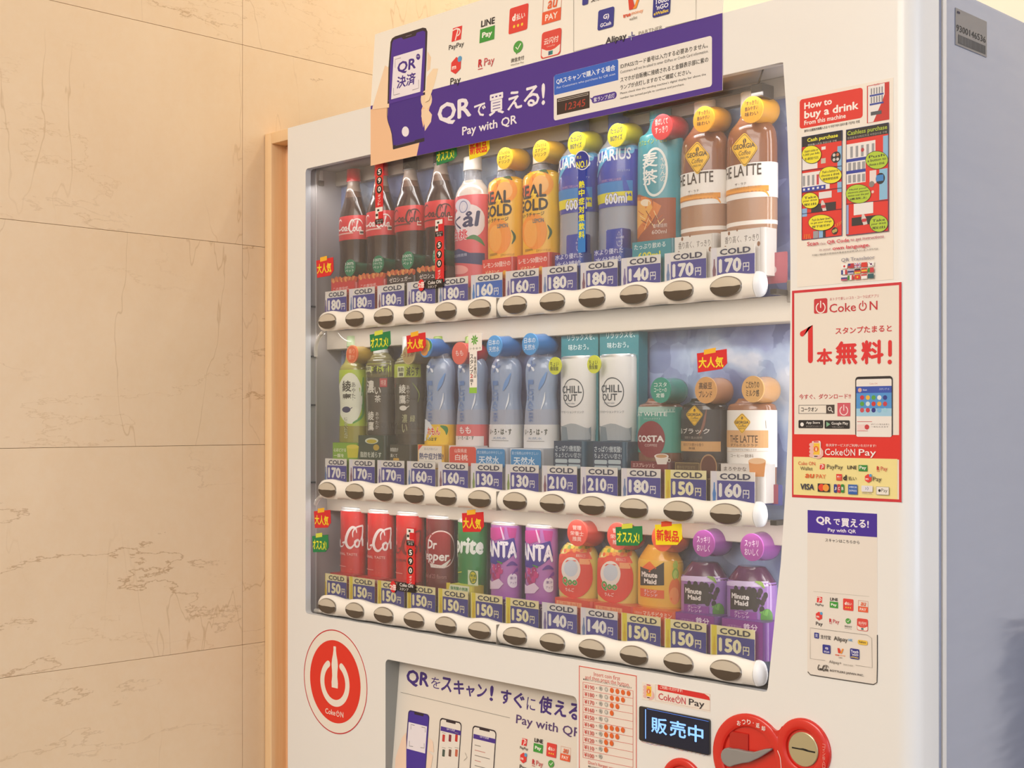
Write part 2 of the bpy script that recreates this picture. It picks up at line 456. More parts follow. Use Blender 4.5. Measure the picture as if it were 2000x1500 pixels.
# side label
sl = Art(0)
def S(px, py, X=MX1 - .0015):
    r = (px - HX) / F; s = (X - CX) / (FX + r * RX); return CY + (FY + r * RY) * s, CZ - (py - HY) / F * s
y0, zt = S(1865, 15); y1, _ = S(1926, 42); _, zb = S(1865, 87)
W_, H_ = y1 - y0, zt - zb
lb = empty('asset_label', (MX1 - .0010, y0, zb), 'small silver number label high on the right side of the machine', 'label')
MB().box((-.0004, 0, 0), (.0004, W_, H_), mat('#8e8f96', .35, .6)).build('foil', lb, None)
A = Art(local=True); k = 1000
A.text('9300146536', W_ * 20, H_ * 560, H_ * 380, W_ * 960, '#2b2b2e', .01)
A.rect(W_ * 80, H_ * 300, H_ * 60, W_ * 950, '#4a4a4c')
for i in range(26): A.rect(W_ * (100 + i * 33), H_ * 290, H_ * 75, W_ * (100 + i * 33 + random.choice((5, 9, 14))), '#6e6e72', lay=3)
A.rect(W_ * 50, H_ * 930, H_ * 870, W_ * 130, '#30304a')
A.build('print', lb, to3d=lambda x, z, l: (.0005 + .0001 * l, x, z))

# display bay
ICE, n, L, b = new_mat('ice_picture_backdrop')
g = n.new('ShaderNodeNewGeometry')
no = n.new('ShaderNodeTexNoise'); no.inputs['Scale'].default_value = 9; no.inputs['Detail'].default_value = 4; no.inputs['Distortion'].default_value = .6
vo = n.new('ShaderNodeTexVoronoi'); vo.inputs['Scale'].default_value = 26; vo.feature = 'F1'
av = n.new('ShaderNodeVectorMath'); av.operation = 'MULTIPLY_ADD'; av.inputs[1].default_value = (.12, .12, .12)
L.new(g.outputs['Position'], no.inputs['Vector']); L.new(no.outputs['Color'], av.inputs[0]); L.new(g.outputs['Position'], av.inputs[2]); L.new(av.outputs[0], vo.inputs['Vector'])
r1 = n.new('ShaderNodeValToRGB'); cr = r1.color_ramp; cr.elements[0].position = .3; cr.elements[0].color = lin('#5a5f92'); cr.elements[1].position = .72; cr.elements[1].color = lin('#cfd2da')
e = cr.elements.new(.5); e.color = lin('#7f8cb4'); e = cr.elements.new(.6); e.color = lin('#9fb0cc')
L.new(no.outputs[0], r1.inputs[0])
hs = n.new('ShaderNodeSeparateColor'); L.new(vo.outputs['Color'], hs.inputs[0])
mx = n.new('ShaderNodeMix'); mx.data_type = 'RGBA'; mx.blend_type = 'SOFT_LIGHT'; mx.inputs[0].default_value = .45
L.new(r1.outputs[0], mx.inputs[6])
gr = n.new('ShaderNodeCombineColor')
for i in range(3): L.new(hs.outputs[0], gr.inputs[i])
L.new(gr.outputs[0], mx.inputs[7]); L.new(mx.outputs[2], b.inputs['Base Color']); b.inputs['Roughness'].default_value = .6
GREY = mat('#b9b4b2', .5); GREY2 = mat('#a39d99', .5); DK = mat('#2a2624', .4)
WLX = .0200
MB().box((WLX, .0785, 1.0), (1.03, .0805, 1.76), ICE).build('backdrop', vm, None)
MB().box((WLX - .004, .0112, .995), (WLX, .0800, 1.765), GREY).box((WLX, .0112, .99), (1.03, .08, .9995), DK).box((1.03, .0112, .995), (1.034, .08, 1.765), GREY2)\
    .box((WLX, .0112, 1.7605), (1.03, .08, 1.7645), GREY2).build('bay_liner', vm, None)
# header of the bay with the black lamp holder
MB().box((WLX + .0005, .066, 1.736), (1.029, .078, 1.7600), mat('#a79e94', .6)).build('bay_header', vm, None)
MB().box((.70, .034, 1.7435), (.925, .0445, 1.7475), DK).box((.918, .020, 1.728), (.936, .0445, 1.7445), DK, .001, 1)\
    .tube([(.925, .026, 1.744), (.938, .018, 1.7595)], .0012, DK).build('lamp_holder', vm)
for zz in (1.525, 1.44, 1.357, 1.225):       # latch slots in the left jamb
    MB().box((WLX + .0002, .0135, zz - .0014), (WLX + .0026, .0215, zz + .0014), DK).build('latch_slot', vm, None)
MB().box((WLX + .0003, .0222, 1.0), (WLX + .0035, .0236, 1.76), mat('#cbc6c4', .4)).build('jamb_strip', vm, None)
MB().box((WLX + .0005, .030, 1.742), (WLX + .004, .036, 1.7590), mat('#d8d2cc', .4)).box((WLX + .0005, .029, 1.733), (WLX + .005, .038, 1.7415), mat('#6a625c', .5)).build('hook', vm)
ROWZ = (1.4955, 1.2155, 1.0225)
PITCH = .07355; BX = .0885
SHELF = mat('#bdb3a4', .5)
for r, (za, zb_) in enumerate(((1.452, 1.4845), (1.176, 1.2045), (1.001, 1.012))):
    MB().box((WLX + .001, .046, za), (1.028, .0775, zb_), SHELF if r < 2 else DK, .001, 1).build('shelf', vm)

# button rails
REFL_BRIGHT = mat('#cdc4b4', .25, .15, coat=.4); REFL_DARK = mat('#4d4238', .22, .0, coat=.25)  # button halves: bright and dark reflection put into the colours
RAILM = mat('#f6f1e8', .3, coat=.3)
def railx(px): return P(px, 600)[0]
XL, XR, XC = P(617, 632)[0], P(1490, 570)[0], P(1472, 570)[0]
def wave(x): return .0017 * math.cos(2 * PI * (x - BX) / PITCH)
def rail(zc):
    xs = [XL + .0005, XL + .002, XL + .005, XL + .010, XL + .016]
    x = XL + .02
    while x < XC: xs.append(x); x += .0046
    xs.append(XC)
    rg = []
    for x in xs:
        t = min(1.0, (x - XL) / .016); e = math.sqrt(max(0.02, 1 - (1 - t) ** 2))
        top = (.0156 + wave(x)) * e; bot = (-.0150 + .0005 * math.cos(2 * PI * (x - BX) / PITCH + PI)) * e
        pts = []
        for k in range(9):     # convex face from bottom to top
            u = k / 8; zz = bot + (top - bot) * u; yy = .0095 - (.0125 * e) * math.sin(PI * (.10 + .80 * u)) ** .7
            pts.append((x, yy, zc + zz))
        pts += [(x, .0098, zc + top), (x, .0098, zc + bot)]
        rg.append(pts)
    m = MB(); m.rings(rg, RAILM)
    o = m.build('button_rail', vm, 50)
    m = MB()
    rr = []
    for t in (0, .25, .5, .7, .85, .95, 1.0):
        e = math.sqrt(max(.01, 1 - t ** 3)); x = XC + .0006 + t * (XR - XC)
        pts = []
        for k in range(9):
            u = k / 8; zz = (-.0148 + (.0148 + .0164) * u) * e; pts.append((x, .0095 - .0125 * e * math.sin(PI * (.10 + .80 * u)) ** .7, zc + zz))
        pts += [(x, .0098, zc + .0164 * e), (x, .0098, zc - .0148 * e)]
        rr.append(pts)
    m.rings(rr, mat('#f4f6fa', .35)); m.build('end_cap', o, 50)
    MB().box((P(973, 600)[0] - .0004, -.0036, zc - .0155), (P(973, 600)[0] + .0004, .006, zc + .0125), mat('#8d857a', .6)).build('seam', o, None)
    return o
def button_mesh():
    "oval button: upper lens coloured as a bright reflection, lower as a dark one, meeting in a ridge with a small bump, thin rim"
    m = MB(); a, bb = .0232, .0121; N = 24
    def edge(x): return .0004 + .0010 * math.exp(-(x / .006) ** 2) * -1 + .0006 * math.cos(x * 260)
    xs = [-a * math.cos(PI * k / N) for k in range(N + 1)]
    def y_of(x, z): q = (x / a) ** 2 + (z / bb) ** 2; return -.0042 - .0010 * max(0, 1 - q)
    for s_, mm in ((1, REFL_BRIGHT), (-1, REFL_DARK)):
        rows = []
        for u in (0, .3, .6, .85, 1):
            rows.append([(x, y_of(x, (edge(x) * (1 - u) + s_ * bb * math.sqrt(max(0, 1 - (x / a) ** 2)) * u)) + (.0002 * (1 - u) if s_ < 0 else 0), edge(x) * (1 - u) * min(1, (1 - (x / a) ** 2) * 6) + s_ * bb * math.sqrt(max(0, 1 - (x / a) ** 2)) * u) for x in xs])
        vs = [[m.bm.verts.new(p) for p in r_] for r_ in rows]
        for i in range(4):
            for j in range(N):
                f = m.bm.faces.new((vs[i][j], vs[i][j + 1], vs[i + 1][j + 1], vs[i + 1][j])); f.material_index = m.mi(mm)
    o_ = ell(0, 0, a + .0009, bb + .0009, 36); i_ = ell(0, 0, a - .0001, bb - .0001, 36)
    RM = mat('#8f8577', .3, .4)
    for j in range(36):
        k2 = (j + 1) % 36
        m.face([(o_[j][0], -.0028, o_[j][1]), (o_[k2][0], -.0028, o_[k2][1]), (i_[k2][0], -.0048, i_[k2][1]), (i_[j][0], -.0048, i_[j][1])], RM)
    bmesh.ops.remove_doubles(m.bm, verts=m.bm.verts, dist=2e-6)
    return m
btn0 = None
rails = []
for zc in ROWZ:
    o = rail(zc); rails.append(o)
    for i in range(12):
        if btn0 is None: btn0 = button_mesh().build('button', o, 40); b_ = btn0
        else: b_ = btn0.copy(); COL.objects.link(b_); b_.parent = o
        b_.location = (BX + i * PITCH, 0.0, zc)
# hinge arms and the loose cord at the left end of the rails
AR = mat('#dcd5ca', .35)
MB().tube(catmull([(.058, .012, 1.479), (.048, .014, 1.476), (.036, .016, 1.466), (.028, .018, 1.452), (.0255, .020, 1.440)], 5), .0035, AR).build('hinge_arm', vm)
MB().tube(catmull([(.058, .012, 1.204), (.048, .014, 1.202), (.036, .016, 1.196), (.0275, .018, 1.188)], 5), .0035, AR).build('hinge_arm', vm)
MB().tube(catmull([(.058, .012, 1.010), (.045, .014, 1.0085), (.030, .016, 1.0075)], 5), .0035, AR).build('hinge_arm', vm)
MB().tube(catmull([(.075, .03, 1.478), (.085, .03, 1.470), (.096, .032, 1.464), (.104, .034, 1.463)], 5), .0006, mat('#e9e6e0')).build('cord', vm)
# brackets at the right end of the rails
for zc, xx in ((ROWZ[0], P(1500, 570)[0]), (ROWZ[1], P(1500, 1010)[0])):
    MB().box((xx - .005, .012, zc - .012), (xx + .004, .044, zc - .006), DK).box((xx + .002, .036, zc - .021), (xx + .020, .0455, zc + .006), mat('#7d7468', .5), .001, 1).build('bracket', vm)

# window pane
GL, n, L, b = new_mat('window_acrylic')
n.remove(b); out = [q for q in n if q.type == 'OUTPUT_MATERIAL'][0]
tr = n.new('ShaderNodeBsdfTransparent'); tr.inputs[0].default_value = (.97, .97, .98, 1); gl = n.new('ShaderNodeBsdfGlossy'); gl.inputs['Roughness'].default_value = .03
fr = n.new('ShaderNodeFresnel'); fr.inputs[0].default_value = 1.5; mxs = n.new('ShaderNodeMixShader')
df = n.new('ShaderNodeBsdfDiffuse'); df.inputs[0].default_value = (.9, .88, .86, 1); hz_ = n.new('ShaderNodeMixShader'); hz_.inputs[0].default_value = .06  # milky veil of the reflected hall put into the pane as diffuse
L.new(tr.outputs[0], hz_.inputs[1]); L.new(df.outputs[0], hz_.inputs[2])
L.new(fr.outputs[0], mxs.inputs[0]); L.new(hz_.outputs[0], mxs.inputs[1]); L.new(gl.outputs[0], mxs.inputs[2]); L.new(mxs.outputs[0], out.inputs[0])
pane = MB(); pane.face([(.0222, .0105, 1.0022), (.9905, .0105, 1.0022), (.9905, .0105, 1.7588), (.0222, .0105, 1.7588)], GL); pane.build('window_pane', vm, None)

# ---------------------------------------------------------------- dummy bottles and cans
PY = 0.052
BASE = (ROWZ[0] + .0172, ROWZ[1] + .0172, ROWZ[2] + .0172)
def colpx(x, Y=PY):
    dx, dy = x - CX, Y - CY; s = dx * FX + dy * FY; return HX + F * (dx * RX + dy * RY) / s
def kids(o): return [c for c in bpy.data.objects if c.parent == o]
def dup(root, dx, label=None, dz=0):
    r = root.copy(); COL.objects.link(r); r.location.x += dx; r.location.z += dz
    if label: r['label'] = label
    for ch in kids(root):
        c = ch.copy(); COL.objects.link(c); c.parent = r
        for g in kids(ch):
            d = g.copy(); COL.objects.link(d); d.parent = c
    return r
class Prod:
    def __init__(s, row, i, name, label, cat='bottle', group=None):
        s.x = BX + i * PITCH; s.z = BASE[row]; s.cx = colpx(s.x); s.row = row; s.i = i
        s.root = empty(name, (s.x, PY, s.z), label, cat, group)
    def Z(s, py): return P(s.cx, py, .040)[1] - s.z
    def rad(s, z):
        p = s.pr
        if z <= p[0][0]: return p[0][1]
        for a, b in zip(p, p[1:]):
            if z <= b[0]: return a[1] + (b[1] - a[1]) * (z - a[0]) / max(b[0] - a[0], 1e-6)
        return p[-1][1]
    def ab(s, a): return a, max(a * .58, min(a, .0125))
    def profile(s, pts):
        "pts from top to bottom: (photo row or None for the base, radius in mm)"
        q = [((s.Z(y) if y is not None else 0.0), r / 1000) for y, r in pts][::-1]
        c = catmull(q, 5); s.pr = []
        for z, a in c:
            if not s.pr or z > s.pr[-1][0] + 1e-5: s.pr.append((z, a))
        return s
    def ring(s, z, off=0.0, n=32, a=None):
        a, b = s.ab((a if a is not None else s.rad(z)) ); return [((a + off) * math.sin(2 * PI * k / n), -(b + off) * math.cos(2 * PI * k / n), z) for k in range(n)]
    def body(s, bands, name='body', flutes=0):
        "bands: list of (photo row of the upper limit, material), last one reaches the base"
        lim = sorted([s.Z(y) if y is not None else 9 for y, _ in bands]); ms = [m for _, m in bands][::-1]
        ups = [s.Z(y) if y is not None else 9 for y, _ in bands][::-1]
        zs = sorted(set([z for z, _ in s.pr] + [u for u in ups if s.pr[0][0] < u < s.pr[-1][0]]))
        def mm(k):
            z = (zs[k] + zs[k + 1]) / 2
            for u, m in zip(ups, ms):
                if z < u: return m
            return ms[-1]
        rg = []
        for k, z in enumerate(zs):
            off = flutes * .0007 * math.sin(z * 900) if flutes else 0
            rg.append(s.ring(z, off))
        m = MB(); m.rings(rg, mm); s.b = m.build(name, s.root, 60); return s
    def cap(s, y0, y1, r, m, name='cap'):
        z0, z1 = s.Z(y1), s.Z(y0); r /= 1000; k = .0012; n = 28
        def rg(z, a): return [(a * math.sin(2 * PI * j / n), -a * math.cos(2 * PI * j / n) * .85, z) for j in range(n)]
        q = MB(); q.rings([rg(z0, r), rg(z0 + k, r * 1.03), rg(z0 + k * 2, r), rg(z1 - k, r * .98), rg(z1, r * .9)], m); q.build(name, s.root, 40)
        if s.Z(y1) > s.pr[-1][0] + 1e-4:    # neck below the cap
            MB().rings([rg(s.pr[-1][0] - .001, r * .78), rg(z0 + .0005, r * .78)], CLEAR).build('neck', s.root, 40)
        return s
    def sleeve(s, y0, y1, m, draw=None, cut=.006, cutz=None, off=.0004):
        "label wrapped round the body with its print; draw(Art) uses photo pixels"
        z0, z1 = s.Z(y1), s.Z(y0); n = max(2, int((z1 - z0) / .005)); q = MB()
        q.rings([s.ring(z0 + (z1 - z0) * k / n, off, 40) for k in range(n + 1)], m, False, False)
        o = q.build('label', s.root, 60)
        if draw: s.print_on(o, draw, cut, cutz, off)
        return s
    def print_on(s, o, draw, cut=.006, cutz=None, off=.0004):
        A = Art(.035, s.x, s.z)
        def c(px, py):
            if A.sub_: return A.sub_[0] + px * A.sub_[2], A.sub_[1] - py * A.sub_[2]
            a, b = s.ab(s.rad(P(s.cx, py, .035)[1] - s.z))
            vx, vy = CX - s.x, CY - PY; t0 = math.atan2(-b * (-vx) * -1, -vy * a) if 0 else 0
            f = lambda t: colpx(s.x + a * math.sin(t), PY - b * math.cos(t))
            lo = min((f(-1.5 + .02 * k), -1.5 + .02 * k) for k in range(100)); t0 = lo[1] + .06; f0 = f(t0)
            if px <= f0: t = t0 - (f0 - px) / 40.0
            else:
                u, w_ = t0, min(t0 + 2.2, 1.9)
                for _ in range(18):
                    m = (u + w_) / 2
                    if f(m) < px: u = m
                    else: w_ = m
                t = (u + w_) / 2
            y = PY - b * math.cos(max(t, t0))
            return t * a, P(px, py, y)[1] - s.z
        A.c = c; draw(A)
        def to3(x, z, l):
            a, b = s.ab(s.rad(z)); t = max(-1.75, min(1.75, x / a)); e = off + .0002 * l
            return ((a + e) * math.sin(t), -(b + e) * math.cos(t), z)
        A.build('print', o, to3, cut, cutz)
    def tag(s, xc, yc, r, col, col2, lines, tcol, rear=None, grow=1.0, edge=None):
        "round plastic tube tag with printed front disc, running back round the neck"
        Y0 = .017; x, z = P(xc, yc, Y0); R = r / scale_at(xc, Y0); x -= s.x; z -= s.z; n = 32
        zr = (s.Z(rear) if rear else z)
        def rg(y, a, k, cz): return [(x * (1 - .22 * k) + a * math.cos(2 * PI * j / n), y, cz + a * math.sin(2 * PI * j / n)) for j in range(n)]
        m1, m2 = mat(col, .35), mat(col2 or col, .25, coat=.3)
        q = MB()
        q.rings([rg(Y0 - PY, R, 0, z), rg(Y0 - PY + .002, R, 0, z)], m1)
        q.rings([rg(Y0 - PY + .0021, R * .97, 0, z), rg(Y0 - PY + .010, R * .93, .3, z + (zr - z) * .3), rg(-.012, R * 1.0 * grow, .8, z + (zr - z) * .8), rg(.002, R * 1.06 * grow, 1, zr), rg(.010, R * 1.0 * grow, 1, zr), rg(.016, R * .7 * grow, 1, zr)], m2)
        o = q.build('neck_tag', s.root, 40)
        A = Art(Y0, s.x, s.z)
        if edge: A.ring(xc, yc, r * .98, r * .1, edge)
        h = r * 1.25 / max(len(lines), 2)
        for k, t in enumerate(lines):
            y = yc - h * len(lines) / 2 + h * k; hw = r * (.62 if len(t) > 2 else .42) * .8
            A.text(t, xc - hw, y + h * .08, y + h * .9, xc + hw, tcol, .015)
        A.build('print', o, lambda x, z, l: (x, Y0 - PY - .0002 * l, z))
        return s
    def card(s, xl, yt, xr, col, col2, draw, deep=.024, arch=0, Y0=.0195):
        "folded base card in front of the foot, front face printed"
        x0, z1 = P(xl, yt, Y0); x1, _ = P(xr, yt, Y0); x0 -= s.x; x1 -= s.x; z1 -= s.z; y = Y0 - PY
        pl = [(x0, y), (x1 - .006, y)] + [(x1 - .006 + .006 * math.sin(t), y + .006 - .006 * math.cos(t)) for t in (.4, .8, 1.2, PI / 2)] + [(x1, y + deep), (x0, y + deep)]
        m = MB(); rg = [[(a, b, -.004) for a, b in pl], [(a, b, z1 - .001) for a, b in pl], [(a * .995, b, z1) for a, b in pl]]
        m.rings(rg, mat(col2 or col, .3, coat=.2)); 
        o = m.build('base_card', s.root, 40)
        A = Art(Y0, s.x, s.z)
        A.raw([(x0 + .0002, -.004), (x1 - .006, -.004), (x1 - .006, z1 - .0004), (x0 + .0002, z1 - .0004)], col, 1)
        if draw: draw(A)
        A.build('print', o, lambda x, z, l: (x, y - .0002 * l, z))
        return s

CLEAR = mat('#b9bcc6', .12, alpha=.42, coat=.5)
def plast(h): return mat(h, .18, coat=.5)

def cola_script(A, pts_box, h, first=True):
    "flowing white script written with pen strokes in a unit box 0..100 x 0..40"
    xl, yt, yb, xr = pts_box
    def M(p): return [(xl + (xr - xl) * q[0] / 100, yb - (yb - yt) * q[1] / 40) + ((q[2] * (yb - yt) / 40,) if len(q) > 2 else ()) for q in p]
    def st(p, w=2.2): A.stroke(M(p), w * (yb - yt) / 40, h)
    if first:
        st([(18, 30, 1.5), (14, 34, 3), (8, 28, 4), (4, 16, 4.5), (8, 8, 4), (15, 10, 3), (22, 16, 1.5)])
        st([(24, 17, 3), (20, 14, 3.5), (20, 8, 3), (25, 8, 3), (27, 14, 3), (24, 17, 3)])
        st([(36, 17, 2.5), (31, 15, 3.5), (31, 8, 3), (35, 9, 2.5), (37, 17, 3), (37, 9, 3), (41, 8, 1.5), (44, 12, 1)])
        st([(41, 13, 2), (46, 14, 3.2)])
    st([(67, 27, 1.5), (65, 33, 3), (58, 34, 4), (51, 27, 5), (47, 16, 5.5), (50, 8, 4.5), (57, 6, 3), (66, 14, 1.5)])
    st([(60, 21, 1.5), (60, 28, 2.2), (66, 34, 2.2), (76, 36.5, 2.6), (88, 35, 3.4), (96, 30, 2.2), (100, 24, 1)])
    st([(69, 17, 3), (64, 14, 3.5), (65, 8, 3), (70, 8, 3), (72, 14, 3), (69, 17, 3)])
    st([(73, 14, 1.2), (80, 26, 2.5), (82, 32, 3), (79, 30, 3), (77, 18, 3.5), (78, 9, 3.5), (83, 9, 1.5)])
    st([(92, 17, 2.5), (86, 15, 3.5), (86, 8, 3), (91, 9, 2.5), (93, 17, 3), (93, 9, 3), (98, 9, 1.2)])

COLAP = [(352, 10.5), (362, 11), (375, 15), (392, 22), (410, 28.5), (424, 31.5), (440, 32), (466, 32), (485, 30.5), (510, 30.5), (535, 32), (560, 32), (None, 30)]
def cola(i, zero):
    p = Prod(0, i, 'cola_bottle', '')
    p.profile(COLAP)
    DKL = plast('#34211e')
    p.body([(None, plast('#8f7f74')), (372, plast('#5a4238')), (384, DKL)])
    p.cap(327, 352, 13.2, plast('#2b2523' if zero else '#cf2230'))
    def dr(A):
        cola_script(A, (659, 425, 457, 708), '#43191a' if zero else '#f4ece6')
        A.rect(661, 459, 461.5, 690, '#e9b9ae' if not zero else '#5e1c1c'); A.rect(702, 450, 458, 711, '#e8dccb'); A.rect(703, 452, 456, 710, '#b43036' if zero else '#3a3a3a')
    p.sleeve(421, 468, mat('#d8303a' if not zero else '#cf2a30', .3, coat=.3), dr)
    if True:   # recycled-plastic tag low on the front
        p.tag(683, 523, 16.5, '#2f8f68', '#2c6e4f', ['100%', 'リサイクル', 'ペット'], '#e8f3ea', 530)
    fr = '#d96a3c'
    def cd(A):
        if zero: A.text('ゼロシュガー', 651, 556, 565, 690, '#e8e2dc', .02).text('しっかりコーラ味', 651, 569, 575, 692, '#cfc8c2')
        else: A.text('この爽快感。', 651, 562, 569, 682, '#f6dcd6').text('ひと口ごとに', 651, 573, 579, 688, '#f6dcd6')
        for k in range(18): A.ellipse(649 + k * 2.7, 547 + 2 * math.sin(k * 1.9) + (k * -.22), 4.2 + 1.2 * math.sin(k * 2.7), ('#e07a44', '#f0a35c', '#c9542e')[k % 3], .9)
    p.card(647, 546, 697, '#38292a' if zero else '#d63b3c', '#3d2c2c' if zero else '#c23438', cd)
    return p
c0 = cola(0, False)
c0.root['label'] = 'cola bottle with red cap nearest the left wall, top row'
dup(c0.root, PITCH, 'red-capped cola bottle, second from the left in the top row')
c2 = cola(0, True); c2.root.location.x += 2 * PITCH
c2.root['label'] = 'black-capped sugar-free cola bottle, third from the left in the top row'
dup(c2.root, PITCH, 'sugar-free cola bottle beside the pink peach bottle, top row')
for o in bpy.data.objects:
    if o.name.startswith('cola_bottle'): o['group'] = 'cola bottles in the top row'

# peach soda
p = Prod(0, 4, 'peach_soda_bottle', 'pink peach soda bottle with white cap, top row')
p.profile([(330, 14), (343, 14.5), (352, 19), (364, 28), (378, 33), (400, 34), (540, 34), (None, 32)])
p.body([(None, CLEAR), (350, plast('#cfc4bb')), (381, plast('#c9bfb8'))]); p.cap(303, 330, 15.5, mat('#d9d2ca', .4))
def dr(A):
    A.poly(ell(918, 432, 30, 33, 22), '#e9e2e6'); A.poly(ell(905, 402, 15, 14, 16), '#d8d6e2', 1.2); A.ring(905, 404, 12, 2, '#7a86ae')
    A.text('kål', 884, 447, 0, 0, '#27315f') if 0 else A.text('ål', 903, 414, 445, 934, '#2c3564', .03, .12)
    A.stroke([(890, 414), (890, 446)], 4, '#2c3564').stroke([(899, 424), (891, 434), (900, 446)], 3.5, '#2c3564')
    A.text('白桃', 889, 452, 472, 914, '#e2475c', .03, out='#f7eef0')
    A.stroke([(912, 466, 3), (925, 463, 9), (938, 470, 8), (946, 480, 2)], 6, '#4a8a55')
    A.poly([(880, 492), (897, 486), (918, 494), (960, 493), (960, 517), (880, 513)], '#3a4474'); A.text('果乳白桃使用', 888, 499, 505, 912, '#c8cee4')
    A.poly(ell(897, 527, 18, 9, 16), '#f3a9a4')
p.sleeve(381, None if 0 else 562, mat('#e2606c', .35, coat=.3), dr, .005)
# energy drink
def gold(i):
    p = Prod(0, i, 'lemon_energy_drink_bottle', '', group='yellow lemon energy drinks in the top row')
    p.profile([(332, 15), (341, 18), (349, 29), (356, 32.5), (400, 33.5), (505, 33.5), (None, 32)])
    p.body([(None, CLEAR), (345, plast('#f0bb22'))])
    p.cap(296, 330, 14, mat('#c9c2b4', .4))
    def dr(A):
        A.poly(ell(962, 372, 12, 26, 14), '#e2622e', .8); A.poly(ell(987, 372, 23, 24, 22), '#f39a2e'); A.poly(ell(986, 372, 15, 17, 18), '#f5b86a')
        A.poly(ell(975, 462, 23, 34, 22), '#f49a2a', 1.1); A.poly(ell(968, 466, 12, 26, 18), '#f7b04a')
        A.stroke([(983, 346, 2), (992, 346, 6), (1000, 351, 2)], 5, '#2f5c38'); A.stroke([(999, 450, 2), (1005, 463, 7), (1000, 476, 2)], 5, '#2f5c38')
        A.text('REAL', 951, 379, 404, 997, '#222329', .035, -.0).text('GOLD', 948, 406, 429, 1000, '#222329', .035)
        A.poly([(974, 380), (968, 394), (974, 393), (971, 405), (980, 390), (974, 390)], '#f7d436')
        A.text('ウルトラチャージ', 950, 431, 439, 993, '#222329', .02).text('LEMON', 972, 438, 446, 992, '#2f6f7c', .02)
        A.text('エナジードリンク', 978, 496, 501, 1004, '#7a5a20').text('炭酸飲料', 958, 496, 501, 972, '#7a5a20')
    p.sleeve(347, 506, mat('#f2be26', .3, coat=.4), dr, .005, .02)
    p.tag(985, 309, 21, '#f5cf2c', '#dca820', ['リフレッシュ', 'エナジー', 'ドリンク'], '#3a3426', 312, 1.0)
    p.card(942, 508, 1003, '#e2483c', '#c9362f', lambda A: (A.text('レモン50個分の', 945, 514, 525, 997, '#fbe4dc', .02), A.text('ビタミンC', 949, 529, 540, 975, '#fbe4b0', .02), A.ellipse(986, 536, 8, '#f1b92c')))
    return p
g5 = gold(5); g5.root['label'] = 'yellow lemon energy drink bottle beside the pink peach soda, top row'
dup(g5.root, PITCH, 'yellow lemon energy drink bottle beside the blue sports drinks')
# sports drink
p = Prod(0, 8, 'sports_drink_bottle', 'blue sports drink bottle beside the teal barley tea, top row', group='blue sports drinks in the top row')
p.profile([(254, 14), (268, 19), (282, 29), (296, 34), (330, 35), (378, 34), (395, 33), (440, 33), (540, 34), (None, 33)])
p.body([(None, CLEAR), (286, plast('#57a0d2')), (404, mat('#b6bcc8', .15, alpha=.75, coat=.5))], flutes=0); p.cap(214, 254, 16, plast('#2347a0'))
def dr(A):
    A.rect(1160, 364, 386, 1262, '#2e83c8', lay=.9); A.stroke([(1168, 345, 4), (1180, 310, 14), (1205, 294, 14), (1250, 290, 14)], 12, '#5cb0dc', lay=1.0); A.stroke([(1218, 345, 6), (1224, 372, 14), (1246, 392, 8)], 10, '#2a50b8', lay=1.1)
    A.text('AQUARIUS', 1148, 303, 330, 1232, '#eef2fa', .025, lay=1.5); A.text('アクエリアス', 1205, 332, 336, 1230, '#c8d4f0', lay=1.5)
    A.text('カラダにうれしい水分', 1176, 352, 358, 1213, '#e6b3d0', lay=1.5)
    A.rect(1150, 386, 404, 1265, '#e8dc2e', lay=1.4); A.text('600ml', 1182, 380, 401, 1224, '#f4f4f8', .03, out='#3a3f9a', ow=.06, lay=1.7)
p.sleeve(294, 404, mat('#2f44ae', .25, coat=.5), dr, .005, .02)
p.tag(1204, 264, 23, '#ecdf2b', '#c9bd22', ['たっぷり', 'BIGサイズ'], '#2b3570', 262, .95)
p.card(1160, 490, 1216, '#3c42a0', '#2c56b4', lambda A: (A.text('水より優れた', 1161, 489, 500, 1217, '#e4e6f6', .01), A.text('水分補給', 1163, 504, 515, 1214, '#e4e6f6', .01)), .020)
o = MB().box((.003, -.0318, -.004), (.0335, -.012, p.Z(450)), plast('#2f46aa'), .003, 2).build('base_card', p.root)
Aa = Art(.0200, p.x, p.z); Aa.stroke([(1209, 452), (1206, 459), (1212, 459), (1209, 452)], .8, '#dfe3f6', False).ring(1210, 474, 7, 1, '#dfe3f6', a0=180, a1=360).text('水分補給', 1203, 462, 467, 1219, '#dfe3f6').text('に最適', 1204, 470, 474, 1216, '#dfe3f6')
Aa.build('print', o, lambda x, z, l: (x, -.0319 - .0002 * l, z))
dup(p.root, -PITCH, 'blue sports drink bottle behind the vertical blue and yellow strip')
